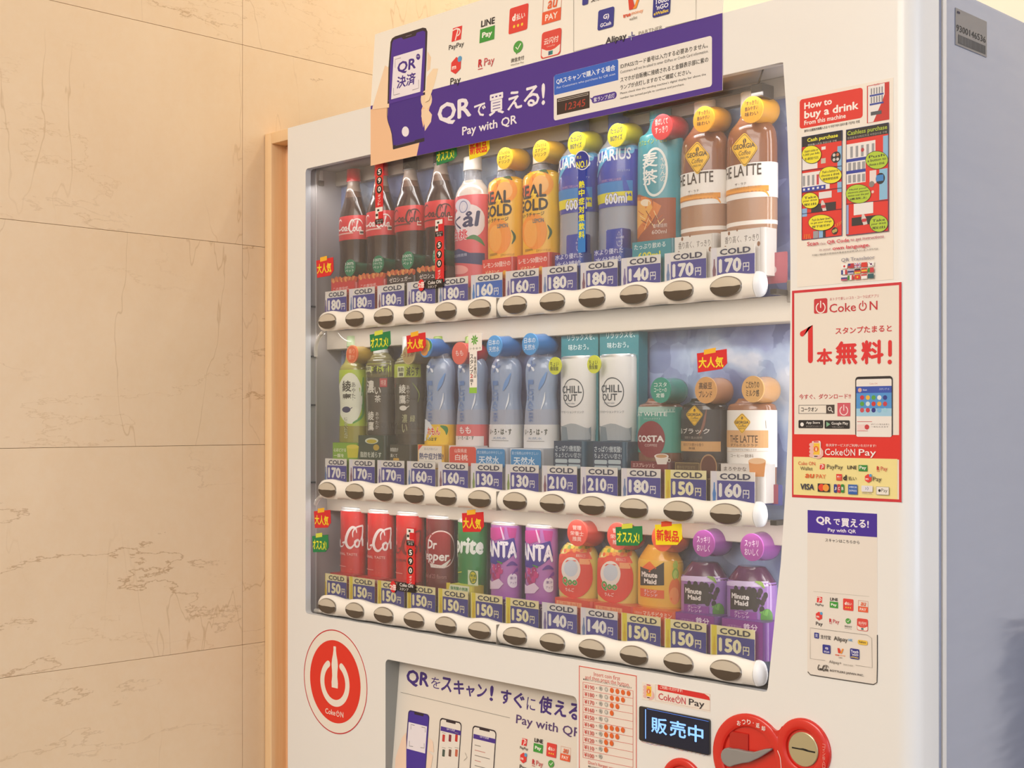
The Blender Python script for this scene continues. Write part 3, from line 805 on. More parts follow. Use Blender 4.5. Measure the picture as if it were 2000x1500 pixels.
# barley tea
p = Prod(0, 9, 'barley_tea_bottle', 'teal barley tea bottle with large white brush lettering, top row')
p.profile([(232, 15), (246, 18), (258, 28), (272, 34.5), (380, 35.5), (460, 35.5), (None, 34)])
p.body([(None, plast('#3d97a6'))]); p.cap(204, 232, 16, plast('#2a7f92'))
def dr(A):
    A.ring(1279, 336, 48, 5, '#e8ece6', .62); A.vtext('麦茶', 1256, 298, 366, 1285, '#f2f2ec', .02); A.vtext('やかんの', 1290, 306, 356, 1301, '#e6ebe6', .01)
    A.text('カフェイン・ゼロ', 1250, 276, 287, 1302, '#a8c05c', .02, 0)
    A.poly([(1230, 384), (1250, 380), (1275, 388), (1300, 386), (1360, 380), (1360, 476), (1230, 476)], '#a3583c', 1.0)
    A.poly([(1240, 386), (1262, 384), (1292, 402), (1282, 424), (1262, 448), (1248, 466), (1236, 466)], '#dd8038', 1.2)
    A.poly([(1246, 392), (1268, 392), (1275, 405), (1262, 430), (1246, 450)], '#efae52', 1.3); A.poly(ell(1262, 396, 10, 7, 12), '#f6e2c4', 1.4)
    for k in range(14): A.stroke([(1248 + 3 * k, 412 + 9 * (k % 5)), (1258 + 3 * k, 420 + 8 * (k % 4))], 1.6, ('#c45a28', '#f7d69a', '#7a3422')[k % 3], lay=1.5 + .01 * k)
    A.text('香味焙煎', 1276, 438, 446, 1303, '#f0dcd0').text('600ml', 1274, 450, 458, 1302, '#f0dcd0')
p.sleeve(270, 468, mat('#3f9bab', .3, coat=.35), dr, .005, .03)
p.tag(1292, 248, 25, '#e0383e', '#b83238', ['香ばしくて', 'すっきり'], '#fbe4de', 252, 1.0)
p.card(1235, 474, 1318, '#3a97a4', '#2f7f8e', lambda A: (A.text('たっぷり飲める', 1239, 478, 489, 1300, '#e8f0ee', .01), A.text('600ml', 1246, 494, 509, 1290, '#e6df3c', .03)))
# café latte bottles
def diamond(A, xc, yc, w, h, bord='#3b2a18', words=True):
    k = []
    for a, b in ((0, -h), (w, -h * .12), (0, h), (-w, -h * .12)): k.append((xc + a, yc + b))
    def rd(s):
        q = []
        for i in range(4):
            p0 = k[i - 1]; p1 = k[i]; p2 = k[(i + 1) % 4]
            for t in (0, .25, .5, .75, 1):
                u = (p1[0] + (p0[0] - p1[0]) * .16, p1[1] + (p0[1] - p1[1]) * .16); v = (p1[0] + (p2[0] - p1[0]) * .16, p1[1] + (p2[1] - p1[1]) * .16)
                q.append(tuple((1 - t) ** 2 * u[j] + 2 * t * (1 - t) * p1[j] + t * t * v[j] for j in (0, 1)))
        return [(xc + (a - xc) * s, yc + (b - yc) * s) for a, b in q]
    A.poly(rd(1.0), '#f0bd22', 2); A.poly(rd(.93), bord, 2.2); A.poly(rd(.89), '#f0bd22', 2.4)
    A.ellipse(xc, yc - h * .5, h * .15, bord, .7, 12, lay=2.7); A.stroke([(xc - .5, yc - h * .62), (xc + .5, yc - h * .38)], h * .03, '#f0bd22', lay=2.9)
    A.text('GEORGIA', xc - w * .78, yc - h * .24, yc + h * .03, xc + w * .74, bord, .03, lay=2.7)
    A.text('Coffee', xc - w * .45, yc + h * .08, yc + h * .34, xc + w * .42, bord, .0, .25, lay=2.7)
    A.text('SINCE 1975', xc - w * .32, yc + h * .42, yc + h * .53, xc + w * .30, bord, .01, lay=2.7)
def latte(i):
    p = Prod(0, i, 'cafe_latte_bottle', '', group='café latte bottles in the top row')
    p.profile([(222, 15), (236, 24), (250, 32), (268, 35), (300, 36), (432, 36), (450, 35.5), (None, 34)])
    BR = plast('#875438'); LB = plast('#b0886c')
    p.body([(None, plast('#96654a')), (240, BR), (387, LB), (432, mat('#f1ebe2', .3)), (440, LB)]); p.cap(172, 222, 15, mat('#cfc6ba', .4))
    def dr(A):
        A.rect(1400, 377, 386, 1545, '#e69a32'); A.stroke([(1420, 379, 2), (1450, 374, 5), (1490, 372, 5), (1530, 378, 3)], 4, '#f0a43c'); A.rect(1400, 386, 388, 1545, '#c07a3c')
        A.text('THE LATTE', 1415, 332, 354, 1487, '#3d2c22', .012)
        A.text('ザ・ラテ', 1436, 359, 364, 1458, '#5d4a3c').text('ミルクを味わうすっきりしたコク', 1427, 369, 374, 1487, '#7d6a5a')
        diamond(A, 1455, 293, 26, 35)
    p.sleeve(320, 388, mat('#efebe4', .4), dr, .005)
    p.print_on(kids(p.root)[-1], lambda A: diamond(A, 1455, 293, 26, 35), .005, .012, .0009)
    p.tag(1468, 214, 26, '#f2ae22', '#dc9a20', ['「すっきり」', '飲みやすい', '味わい'], '#4a3a20', 216, 1.0)
    def cd(A):
        A.text('香り高く、すっきり', 1416, 463, 477, 1482, '#42342a').text('ザ・ラテ', 1429, 480, 492, 1458, '#42342a')
        for x, y, r in ((1424, 456, 4), (1440, 449, 3), (1417, 484, 4), (1482, 476, 5), (1461, 488, 3)): A.ellipse(x, y, r, '#9a6a4a', .7, 12); A.stroke([(x + 1, y - r * .8), (x - 1, y + r * .8)], .6, '#5a3622')
    p.card(1408, 453, 1493, '#ece7e0', '#cfc8c0', cd, .026)
    return p
l11 = latte(11); l11.root['label'] = 'café latte bottle at the right end of the top row'
dup(l11.root, -PITCH, 'café latte bottle beside the teal barley tea, top row')

# ---- second row
def disctea(p, *a): p.tag(*a)
p = Prod(1, 0, 'green_tea_bottle', 'lime-green tea bottle with white oval, left end of the middle row')
p.profile([(692, 13), (703, 17), (712, 26), (722, 31), (750, 31.5), (790, 28.5), (815, 30), (850, 32), (None, 31)])
p.body([(None, plast('#a7a24e')), (722, plast('#b6b04a')), (830, plast('#a0993e'))]); p.cap(655, 676, 13, mat('#a9bf94', .3))
def dr(A):
    A.poly(ell(684, 778, 24, 50, 26), '#eef0dc', 1.2); A.stroke([(716, 738, 4), (722, 775, 9), (712, 810, 7), (690, 826, 3)], 6, '#57a046', lay=1.3)
    A.vtext('綾鷹', 669, 742, 792, 686, '#3b3d33', .02, lay=1.6); A.vtext('あやたか', 687, 746, 790, 694, '#3b3d33', 0, lay=1.6)
    A.poly(ell(677, 800, 8, 6, 14), '#2e3560', 1.6); A.stroke([(684, 799), (688, 796)], 1.6, '#2e3560', lay=1.6); A.vtext('にごりのうまみ', 673, 815, 850, 679, '#5d6a30')
p.sleeve(722, 832, mat('#b4cc3a', .3, coat=.4), dr, .005, .02)
p.print_on(kids(p.root)[-1], lambda A: A.vtext('急須でいれたような', 673, 822, 856, 680, '#f0f0c8'), .008, None, .0009)
p.tag(687, 692, 18, '#e4662e', '#b5953c', ['香り', '豊か'], '#f4b08a', 694, .95, '#efa070')
def cup(A, x, y, r, c1, c2):
    A.poly([(x - r, y - r * .8), (x + r, y - r * .8), (x + r * .8, y + r), (x - r * .8, y + r)], c1, 2); A.poly(ell(x, y - r * .8, r, r * .35, 16), c2, 2.2)
p.card(650, 864, 702, '#8ab63c', '#5d8f3a', lambda A: (cup(A, 689, 882, 12, '#d8cf34', '#e8d850'), A.text('心ほどける', 652, 875, 882, 676, '#f4f4d8', .02), A.text('一服を', 652, 886, 893, 672, '#f4f4d8', .02)))
def darktea(i, name, label, words, mirror):
    p = Prod(1, i, name, label)
    p.profile([(688, 15), (696, 22), (703, 29), (711, 32), (760, 32.5), (800, 31), (850, 32), (None, 31)])
    D = plast('#47443a')
    p.body([(None, plast('#7f7a52')), (700, plast('#6a6644')), (736, D)], flutes=1); p.cap(656, 690, 14.5, mat('#c6c6c0', .3))
    return p
p = darktea(1, 'strong_green_tea_bottle', 'dark green strong tea bottle with small red stamp, middle row', '', 0)
def dr(A):
    A.rect(700, 712, 738, 790, '#a9b63a'); A.rect(714, 716, 735, 726, '#d4d6a8'); A.text('脂肪', 715, 717, 724, 725, '#333333', .02).text('体', 716, 726, 733, 724, '#333333', .02)
    A.text('減らす', 728, 714, 731, 757, '#2c3322', .03)
    A.text('濃', 718, 743, 768, 731, '#e8e4d8', .02); A.text('い茶', 733, 752, 788, 744, '#e8e4d8', .01) if 0 else A.vtext('い茶', 732, 755, 787, 744, '#e8e4d8', .01)
    A.vtext('綾鷹', 720, 802, 842, 731, '#e8e4d8', .02); A.vtext('あやたか', 734, 804, 838, 740, '#dcd8cc')
    A.rect(742, 739, 756, 756, '#b83a40'); A.text('特選', 744, 742, 753, 754, '#e8c8b8')
p.sleeve(710, 848, mat('#4a463c', .3, coat=.4), dr, .006, .02)
p.card(700, 850, 753, '#3d5142', '#2f4236', lambda A: (A.poly(ell(726, 861, 13, 6, 16), '#dfe4cc', 2), A.poly(ell(726, 862, 10, 4, 14), '#d0bc34', 2.2), A.poly(ell(735, 874, 6, 6, 12), '#c9a83a', 2), A.text('脂肪を減らす', 704, 882, 893, 745, '#e4e8da', .01)))
p = darktea(2, 'dark_green_tea_bottle', 'dark tea bottle with white teapot emblem, third in the middle row', '', 0)
def dr(A):
    A.rect(770, 712, 738, 860, '#a3b23a'); A.rect(777, 716, 737, 790, '#c8cea0'); A.text('脂肪', 778, 718, 726, 789, '#333333', .02).text('糖', 780, 728, 735, 788, '#333333', .02); A.text('減らす', 794, 716, 735, 818, '#2c3322', .02)
    A.vtext('綾鷹', 780, 750, 790, 793, '#e8e4d8', .02); A.vtext('あやたか', 794, 752, 788, 800, '#dcd8cc'); A.poly(ell(788, 797, 7, 5, 14), '#ece8dc', 1.6); A.stroke([(794, 797), (799, 793)], 1.6, '#ece8dc')
    A.stroke([(806, 748, 1), (818, 768, 2.5), (816, 785, 1)], 2, '#8ea046'); A.vtext('濃い', 786, 808, 846, 796, '#b9b88e', .01); A.vtext('緑', 801, 810, 825, 811, '#b9b88e', .01)
p.sleeve(710, 848, mat('#4c493e', .3, coat=.4), dr, .006, .02)
p.tag(798, 693, 19, '#b6a06c', '#96805c', ['', 'うまみ', ''][1:2], '#8a4a3a', 694, .95, '#c9b583')
p.card(762, 868, 803, '#4a4a3c', '#3a3c32', lambda A: (A.text('体脂肪が', 762, 874, 882, 778, '#e4e4da', .01), A.text('高くて', 763, 886, 893, 776, '#e4e4da', .01)))
MB().rings([[(.0035 + .0115 * k * math.cos(2 * PI * j / 20), -.027 + .0075 * k * math.sin(2 * PI * j / 20), z) for j in range(20)] for z, k in ((-.002, .8), (.020, .95), (.036, 1.0), (.038, .95))], mat('#d9a93a', .3)).build('tumbler_picture', p.root)
# waters
def water(i, kind):
    nm = {'lemon': 'lemon_water_bottle', 'peach': 'peach_water_bottle', 'plain': 'water_bottle'}[kind]
    p = Prod(1, i, nm, '')
    p.profile([(684, 13), (695, 17), (706, 25), (722, 29), (745, 29), (775, 27), (800, 29.5), (828, 31), (870, 32), (None, 31)])
    p.body([(None, CLEAR), (700, mat('#a9bcd9', .12, alpha=.8, coat=.6)), (800, mat('#b4bccf', .12, alpha=.8, coat=.6))])
    p.cap(656, 684, 13, mat('#7d9a30', .3))
    lab = {'lemon': '#f0c22c', 'peach': '#e2686c', 'plain': '#e6e4e2'}[kind]
    x0 = colpx(p.x, .035)
    def dr(A):
        if kind == 'lemon':
            A.poly(ell(x0 - 18, 840, 18, 22, 16), '#e8eef4', 1.1); A.poly(ell(x0 + 10, 856, 22, 22, 20), '#f4cf30', 1.2); A.stroke([(x0 + 16, 832, 3), (x0 + 26, 838, 10), (x0 + 27, 848, 3)], 8, '#3d8a3c')
            A.text('れもん', x0 - 9, 834, 850, x0 + 15, '#e23c36', .03, out='#fff6e0').text('いろはす', x0 - 12, 854, 861, x0 + 9, '#2a4a30', .02)
        elif kind == 'peach':
            A.rect(x0 - 40, 851, 878, x0 + 40, '#ece2e0', lay=1.1); A.text('もも', x0 - 9, 833, 847, x0 + 13, '#f8e4e0', .03).text('い・ろ・は・す', x0 - 12, 851, 859, x0 + 18, '#2a4a30', .02)
        else:
            A.text('い・ろ・は・す', x0 - 15, 837, 849, x0 + 26, '#2c3a2e', .03).text('天然水', x0 - 10, 853, 858, x0 + 16, '#7a94b4').rect(x0 - 12, 860, 861, x0 + 20, '#8a8a8a'); A.poly(ell(x0 - 34, 845, 6, 9, 12), '#9cc04a', 1.1)
    p.sleeve(829, 874, mat(lab, .35, coat=.3), dr, .005)
    def blossom(A):
        for k in range(5):
            t = 2 * PI * k / 5 + PI / 2; A.stroke([(x0 - 4 + 2 * math.cos(t), 718 - 2 * math.sin(t)), (x0 - 4 + 7 * math.cos(t), 718 - 9 * math.sin(t))], 5, ('#6e86b4', '#eef2f8')[k % 2], lay=1.2)
        for k, ch in enumerate('ILOHAS'): A.text(ch, x0 - 10, 744 + 10 * k, 753 + 10 * k, x0 + 0, '#6a8cc0', .0)
        A.vtext('天然水', x0 - 9, 806, 824, x0 + 0, '#5a7cb8', .01); A.stroke([(x0 + 14, 800, 1), (x0 + 19, 784, 4), (x0 + 21, 768, 1)], 3, '#e8eef4')
        A.stroke([(x0 + 24, 730, 3), (x0 + 16, 748, 9), (x0 + 10, 762, 3)], 5, '#6f9cd4')
    p.print_on(kids(p.root)[0], blossom, .005, .015, .0005)
    if kind == 'lemon':
        p.tag(x0 - 14, 679, 19, '#3f8fd0', '#2f6cb4', [], '#ffffff', 678, .95); o = [k for k in kids(p.root) if k.name.startswith('neck_tag')][0]
        A = Art(.0168, p.x, p.z); A.poly(ell(x0 - 13, 676, 8, 13, 18), '#f4d23a', 2); A.poly(ell(x0 - 16, 686, 7, 9, 14), '#ef9a3a', 2.2); A.stroke([(x0 - 6, 664, 2), (x0 - 3, 674, 6), (x0 - 6, 684, 2)], 4, '#2f8a3c', lay=2.4); A.build('print', o, lambda x, z, l: (x, .0168 - PY - .0002 * l, z))
        p.card(816, 868, 868, '#f2ece2', '#edbd2c', lambda A: (A.frame(816.5, 868.5, 915, 868, .0016, '#efb62a'), A.poly([(817, 869), (826, 869), (817, 880)], '#e4503a', 2), A.text('まいにちおいしい', 829, 874, 879, 855, '#5a6a8a'), A.text('熱中症対策!', 819, 884, 897, 866, '#2b3a74', .02), A.rect(829, 901, 905, 850, '#9a9a9a')))
    elif kind == 'peach':
        p.tag(x0 - 10, 690, 22, '#e86a58', '#d0384a', ['もも'], '#fbe0d8', 690, .95)
        p.card(877, 870, 930, '#e8e2e0', '#d9d6d8', lambda A: (A.rect(878, 872, 909, 930, '#e0503f', .005), A.text('山梨県産', 888, 876, 884, 912, '#fae0d6', .01), A.text('白桃', 889, 887, 899, 914, '#fbe8e0', .02)))
    else:
        p.tag(x0 - 8, 676, 21, '#4a9edc', '#3278bc', ['日本の', '天然水'], '#e4f0fa', 676, .98)
        p.card(x0 - 44, 874, x0 + 14, '#d8dce4', '#d2d6de', lambda A: (A.rect(x0 - 43, 876, 913, x0 + 13, '#3b93cc', .004), A.text('富士箱根山の中やさしい', x0 - 41, 880, 886, x0 + 8, '#d4e8f6'), A.text('天然水', x0 - 38, 890, 906, x0 + 2, '#eaf4fb', .02)))
    return p
q = water(3, 'lemon'); tag(q.root, 'lemon flavoured water bottle with yellow label, middle row')
q = water(4, 'peach'); tag(q.root, 'peach flavoured water bottle with pink label, middle row')
q = water(5, 'plain'); tag(q.root, 'plain water bottle with blue neck tag, next to the peach water', group='plain waters in the middle row')
dup(q.root, PITCH, 'plain water bottle with blue neck tag beside the teal relaxation drinks')
# relaxation drink in its teal holder
p = Prod(1, 8, 'relaxation_drink_can', 'white relaxation drink can in a teal holder beside the coffee bottles', 'can', 'white relaxation drinks in teal holders')
p.profile([(691, 28), (697, 30), (705, 31), (835, 31), (845, 30), (None, 30)])
x0 = colpx(p.x, .035)
for kx in (0,):
    TEAL = mat('#35808a', .35, coat=.2)
    xa, zt = P(1176, 640, .058); xa -= p.x; zt -= p.z; xb = P(1252, 640, .058)[0] - p.x
    out = [(xa, 0), (xb, 0), (xb, zt - .004)] + [(xb + (xa - xb) * t, zt - .006 + .0075 * math.sin(t * PI * 1.9 - .4) * .6 + .003 * t) for t in [k / 14 for k in range(1, 14)]] + [(xa, zt - .002)]
    MBq = MB().prism(out, .001, .020, TEAL); oo = MBq.build('teal_holder', p.root)
    A = Art(.0525, p.x, p.z); A.text('リラックスを、', 1184, 650, 662, 1240, '#cfe2e4', .01).text('味わおう。', 1186, 669, 681, 1228, '#cfe2e4', .01)
    A.build('print', oo, lambda x, z, l: (x, .0008 - .0002 * l, z))
p.body([(None, mat('#dcdcdc', .3, .6)), (697, mat('#e9e6e2', .3, coat=.3))])
def dr(A):
    xc = x0
    A.ring(xc + 3, 766, 29, 2, '#35414c', .95); A.text('CHILL', xc - 17, 752, 767, xc + 22, '#35414c', .02).text('OUT', xc - 15, 769, 783, xc + 13, '#35414c', .02); A.text('Natural relax', xc - 12, 785, 789, xc + 8, '#8a949c')
    A.text('リラクゼーションドリンク', xc - 20, 802, 807, xc + 26, '#6a747c')
    for k, (c_, y_, a_) in enumerate((('#aab0b4', 832, 5), ('#7f8f98', 838, 6), ('#40586c', 845, 4))):
        A.poly([(xc - 50 + 10 * j, y_ + a_ * math.sin(j * .9 + k * 2)) for j in range(12)] + [(xc + 60, 862), (xc - 50, 862)], c_, 1.1 + .1 * k)
p.sleeve(700, 850, mat('#e9e6e2', .3, coat=.3), dr, .005)
o = MB().rings([[(-.019 + .0125 * math.cos(2 * PI * j / 28), y, p.Z(711) + .0125 * math.sin(2 * PI * j / 28)) for j in range(28)] for y in (-.030, -.0285)], mat('#dbe03a', .4)).build('round_tag', p.root)
A = Art(.0218, p.x, p.z); z_ = p.Z(711)
Aq = Art(local=True); Aq.text('ちょい', -28, z_ * 1000 + 6, z_ * 1000 - 1, -12, '#5a6420', .01).text('微炭酸', -28, z_ * 1000 - 1, z_ * 1000 - 7, -12, '#5a6420', .01); Aq.build('print', o, lambda x, z, l: (x, -.0301 - .0002 * l, z))
def cd(A):
    A.text('さっぱり!微炭酸!', 1161, 871, 883, 1214, '#d4e0e6', .01).text('ちょうどいい甘さ!', 1161, 885, 895, 1214, '#d4e0e6', .01)
    for a_ in (0, 1):
        for b_ in (0, 1): A.rect(1161 + 27 * a_, 898 + 11 * b_, 906 + 11 * b_, 1186 + 27 * a_, '#b9c9cf', .002)
p.card(1158, 862, 1222, '#2c4560', '#2a5a74', cd, .030, Y0=.0195)
dup(p.root, -PITCH, 'white relaxation drink can in a teal holder beside the plain waters')
# bottled coffees
def coffee(i, name, label, top, body, bandsf, tagspec, cardspec, col):
    p = Prod(1, i, name, label)
    return p
def shortb(row, i, name, label, ys, bodyc, lab, dr, tg, cd, y2=None):
    p = Prod(row, i, name, label); t, sh, lb, le = ys
    p.profile([(t, 19), (t + 8, 24), (sh, 32), (sh + 8, 34.5), (sh + 22, 35), (le, 35), (None, 34)])
    p.body([(None, plast(bodyc))]); p.sleeve(lb, le, mat(lab, .3, coat=.35), dr, .005, .02)
    if tg: p.tag(*tg)
    if cd: p.card(*cd)
    return p
def dr(A):
    A.rect(1225, 795, 806, 1360, '#a9cfc0', lay=.9); A.poly(ell(1272, 858, 27, 36, 28), '#8a2632', 1.2); A.text('FLAT WHITE', 1240, 805, 813, 1303, '#e4efe8', .02).text('フラットホワイト', 1258, 816, 820, 1290, '#d4e4dc')
    A.text('COSTA', 1248, 850, 863, 1297, '#f2ece6', .04, lay=1.6).text('COFFEE', 1260, 867, 872, 1284, '#e0c8c0', lay=1.6)
shortb(1, 9, 'flat_white_coffee_bottle', 'short teal coffee bottle with dark red circle and teal neck tag',
       (778, 790, 795, 884), '#8a5a44', '#3fa08e', dr, (1290, 762, 25, '#2f9c86', '#2a8672', ['コスタ', 'コーヒーの', '定番'], '#e8f4ee', 764, 1.0),
       (1232, 900, 1311, '#7c2631', '#5c2430', lambda A: (A.poly([(1279, 892), (1306, 892), (1302, 907), (1284, 907)], '#ece4da', 2), A.poly(ell(1292, 891, 14, 5, 18), '#f4ece2', 2.2), A.poly(ell(1292, 891, 11, 3.5, 16), '#d0a070', 2.4), A.ring(1307, 899, 4, 1.2, '#ece4da', n=14), A.text('エスプレッソと', 1236, 904, 912, 1278, '#ecc8c0', .01))))
def dr(A):
    A.poly([(1310, 787), (1365, 787), (1372, 826), (1352, 858), (1310, 858)], '#2c2a2a', 1.0); A.stroke([(1380, 800, 2), (1374, 830, 6), (1366, 850, 2)], 4, '#8a5a4a', lay=1.1)
    A.rect(1300, 861, 880, 1450, '#d6a468'); A.text('香るブラック', 1318, 836, 847, 1386, '#e8e2da', .01).text('深煎り直火焙煎', 1338, 852, 857, 1372, '#a89c90')
    A.text('挽きたての豊かな香り', 1336, 865, 871, 1374, '#5a4028').text('無糖', 1346, 873, 878, 1358, '#5a4028'); diamond(A, 1357, 812, 17, 21)
shortb(1, 10, 'black_coffee_bottle', 'short dark black coffee bottle with tan neck tag',
       (778, 790, 800, 896), '#2e2320', '#332f30', dr, (1378, 762, 26, '#e0a866', '#c38a5c', ['高級豆', 'ブレンド'], '#4a3020', 764, 1.0),
       (1318, 902, 1404, '#5a4428', '#3c2a20', lambda A: (A.frame(1319, 903, 925, 1366, .0008, '#a08a5a'), A.text('豊かなアロマで', 1322, 909, 915, 1358, '#a08a5a'), A.text('おいしさ', 1332, 918, 924, 1356, '#a08a5a'), A.ellipse(1384, 912, 25, '#b08a62', .82), A.ellipse(1384, 912, 22, '#5e2e22', .82))))
def dr(A):
    A.rect(1400, 840, 873, 1545, '#d9a872'); A.text('THE LATTE', 1427, 850, 864, 1480, '#4a3018', .012).text('ダブルミルクラテ', 1428, 866, 872, 1480, '#4a3018', .01).text('ミルクをダブルで味わうラテ', 1430, 876, 880, 1478, '#8a7a6a')
    A.stroke([(1495, 822), (1496, 836)], 1.4, '#9a8a7a'); A.stroke([(1400, 882), (1540, 882)], 1, '#d8c8b4', False); A.text('コーヒー飲料', 1428, 886, 893, 1472, '#8a7a68')
    diamond(A, 1450, 827, 17, 21)
shortb(1, 11, 'milk_coffee_bottle', 'short white and tan milk coffee bottle, right end of the middle row',
       (778, 790, 801, 912), '#9a6a4e', '#efebe3', dr, (1470, 760, 26, '#e0ae68', '#cc985c', ['こだわりの', 'ミルク感'], '#4a3a20', 762, 1.0),
       (1408, 905, 1492, '#ddd6ce', '#c6c0ba', lambda A: (A.text('まろやかな', 1414, 911, 919, 1458, '#4a3c30', .01), A.text('カフェラテ', 1422, 922, 928, 1456, '#4a3c30', .01), cup(A, 1479, 914, 17, '#e39a56', '#f2c89a'))))

# ---- third row: cans
def can(i, name, label, col, dr, y0, ytop, group=None, cd=None, rimc='#e6e2de'):
    p = Prod(2, i, name, label, 'can', group)
    h = y0
    p.profile([(ytop, 24), (ytop + 2, 26.5), (ytop + 6, 27), (ytop + 10, 28.5), (ytop + 18, 29), (ytop + 150, 29), (None, 28)])
    p.body([(None, mat(rimc, .25, .5)), (ytop + 7.5, plast(col))])
    if dr: p.print_on(kids(p.root)[0], dr, .005, .03, .0003)
    if cd: p.card(*cd)
    return p
def red(i, zero):
    p = Prod(2, 0, 'cola_can', '', 'can', 'red cola cans in the bottom row')
    p.profile([(991, 25), (993, 27), (998, 27.5), (1002, 29), (1010, 29.5), (1140, 29.5), (None, 28)])
    p.body([(None, mat('#e6e2de', .25, .5)), (999, plast('#cf2226'))])
    dk = '#7c1216'
    def dr(A):
        cola_script(A, (627, 1022, 1078, 731), dk if zero else '#f6ece8')
        A.text('ZERO SUGAR' if zero else 'ORIGINAL TASTE', 647, 1075, 1080, 698, dk if zero else '#f0b8b0', .02, -.0)
        for k in range(10): A.ellipse(662 + (k * 37) % 50, 1006 + (k * 53) % 118, .9, '#ea6a5a')
        A.rect(664, 1103, 1104.5, 676, '#e89a90')
    p.print_on(kids(p.root)[0], dr, .005, .02, .0003)
    p.card(645, 1118, 690, '#cf2a2c' if not zero else '#5e2020', '#b02426', lambda A: (A.text('ゼロシュガー', 650, 1121, 1128, 685, '#e8c8c0', .01) if zero else (A.text('この爽快感', 650, 1121, 1128, 684, '#f6dcd4', .01)), A.text('たまらないおいしさ', 650, 1131, 1136, 686, '#f0c4bc')), .022)
    return p
p = red(0, False); p.root['label'] = 'red cola can nearest the left wall, bottom row'
dup(p.root, PITCH, 'red cola can, second from the left in the bottom row')
p = red(2, True); p.root.location.x += 2 * PITCH; p.root['label'] = 'red sugar-free cola can with dark script, bottom row'
def dr(A):
    xc, yc = 858, 1065
    A.poly(ell(862, 1073, 38, 36, 30), '#9a1f28', 1.0); A.ring(862, 1073, 37, 2.5, '#e4c8c0', 1.1); A.poly([(840, 1100), (862, 1104), (884, 1092), (896, 1070), (890, 1095), (868, 1110), (842, 1108)], '#eae2da', 1.3)
    A.text('Dr', 836, 1053, 1071, 853, '#f2ece6', .03, .12, lay=1.8).text('Pepper', 822, 1073, 1096, 876, '#f2ece6', .03, .12, lay=1.8)
    A.text('Blend of 23 flavors', 832, 1118, 1126, 872, '#c08a86')
can(3, 'spiced_soda_can', 'maroon spiced soda can, bottom row', '#6e2a2e', dr, 0, 1007)
def dr(A):
    A.text('Sprite', 868, 1042, 1086, 962, '#e6ece2', .05, .12); A.stroke([(895, 1118), (902, 1117)], 1.5, '#e4d83a')
can(4, 'lemon_lime_soda_can', 'green lemon-lime soda can, bottom row', '#1f8044', dr, 0, 1014,
    cd=(876, 1140, 922, '#e9ecd0', '#d6cf4a', lambda A: (A.text('強炭酸の刺激', 880, 1144, 1151, 914, '#2f8a4c', .03), A.text('レモンライム味', 878, 1154, 1160, 916, '#2f8a4c', .03), A.poly([(872, 1138), (880, 1138), (872, 1170)], '#e8d23a', 2))))
o = [x for x in bpy.data.objects if x.name.startswith('lemon_lime_soda_can')][0]
Aq = Art(.0195, BX + 4 * PITCH, BASE[2]); Aq.rect(914, 1113, 1142, 934, '#dfe8c8'); Aq.ellipse(924, 1128, 13, '#3d7a34', .85); Aq.ellipse(924, 1128, 11, '#d6cc2e', .85); Aq.text('刺激', 919, 1121, 1127, 930, '#2b6a34', .02).text('UP!', 919, 1129, 1136, 930, '#2b6a34', .03)
Aq.build('badge', o, lambda x, z, l: (x, .0195 - PY - .0002 * l, z))
def dr(A):
    A.poly([(945, 1030), (985, 1030), (984, 1050), (966, 1056), (945, 1046)], '#c23a8e', 1.0); A.stroke([(978, 1030, 3), (984, 1052, 5)], 4, '#e2c0dc'); A.poly([(990, 1030), (1012, 1032), (1006, 1052), (994, 1050)], '#b8348a', 1.0)
    A.poly([(945, 1068), (1004, 1050), (1010, 1078), (985, 1098), (968, 1102), (945, 1096)], '#3b2f8e', 1.1); A.text('FANTA', 938, 1052, 1084, 1013, '#f4f0f4', .05, .0, out='#3b2f8e', ow=.07, lay=1.6)
    for k, (dx, dy) in enumerate(((0, 0), (9, -2), (-6, 8), (5, 8), (13, 7), (-1, 16), (8, 16), (3, 24))): A.ellipse(965 + dx, 1108 + dy, 6.5, ('#c4307e', '#a8266e')[k % 2], .9, 14, lay=1.3 + .03 * k)
    for k in range(4): A.ellipse(963 + 6 * k, 1106 + 5 * (k % 2), 1.1, '#f4c8e0', 1, 8, lay=2.4)
    A.stroke([(972, 1096, 2), (980, 1100, 4)], 3, '#4a8a3c'); A.stroke([(990, 1105, 2), (1000, 1100, 8), (1012, 1104, 3)], 6, '#5a2f8e'); A.stroke([(1000, 1122, 2), (1010, 1112, 6), (1018, 1116, 4)], 6, '#7a3a9e')
    A.poly([(950, 1128), (962, 1136), (975, 1130), (984, 1140), (975, 1150), (950, 1150)], '#e6cfe0', 1.2); A.poly(ell(1002, 1134, 11, 14, 18), '#efe6ee', 2); A.text('果汁', 996, 1126, 1132, 1008, '#6a3a8e', .01, lay=2.3).text('アップ', 996, 1136, 1141, 1008, '#6a3a8e', .01, lay=2.3)
p = can(5, 'grape_soda_can', 'purple grape soda can beside the green can, bottom row', '#b06ab4', dr, 0, 1019, 'purple grape soda cans',
    (938, 1164, 1008, '#5e2f92', '#7a3fa2', lambda A: (A.text('ひと粒からジュワッと', 940, 1168, 1176, 1003, '#f0e6f6', .02), A.text('ぶどう!', 957, 1179, 1187, 980, '#f0e6f6', .02))))
dup(p.root, PITCH, 'purple grape soda can beside the apple juice bottles')
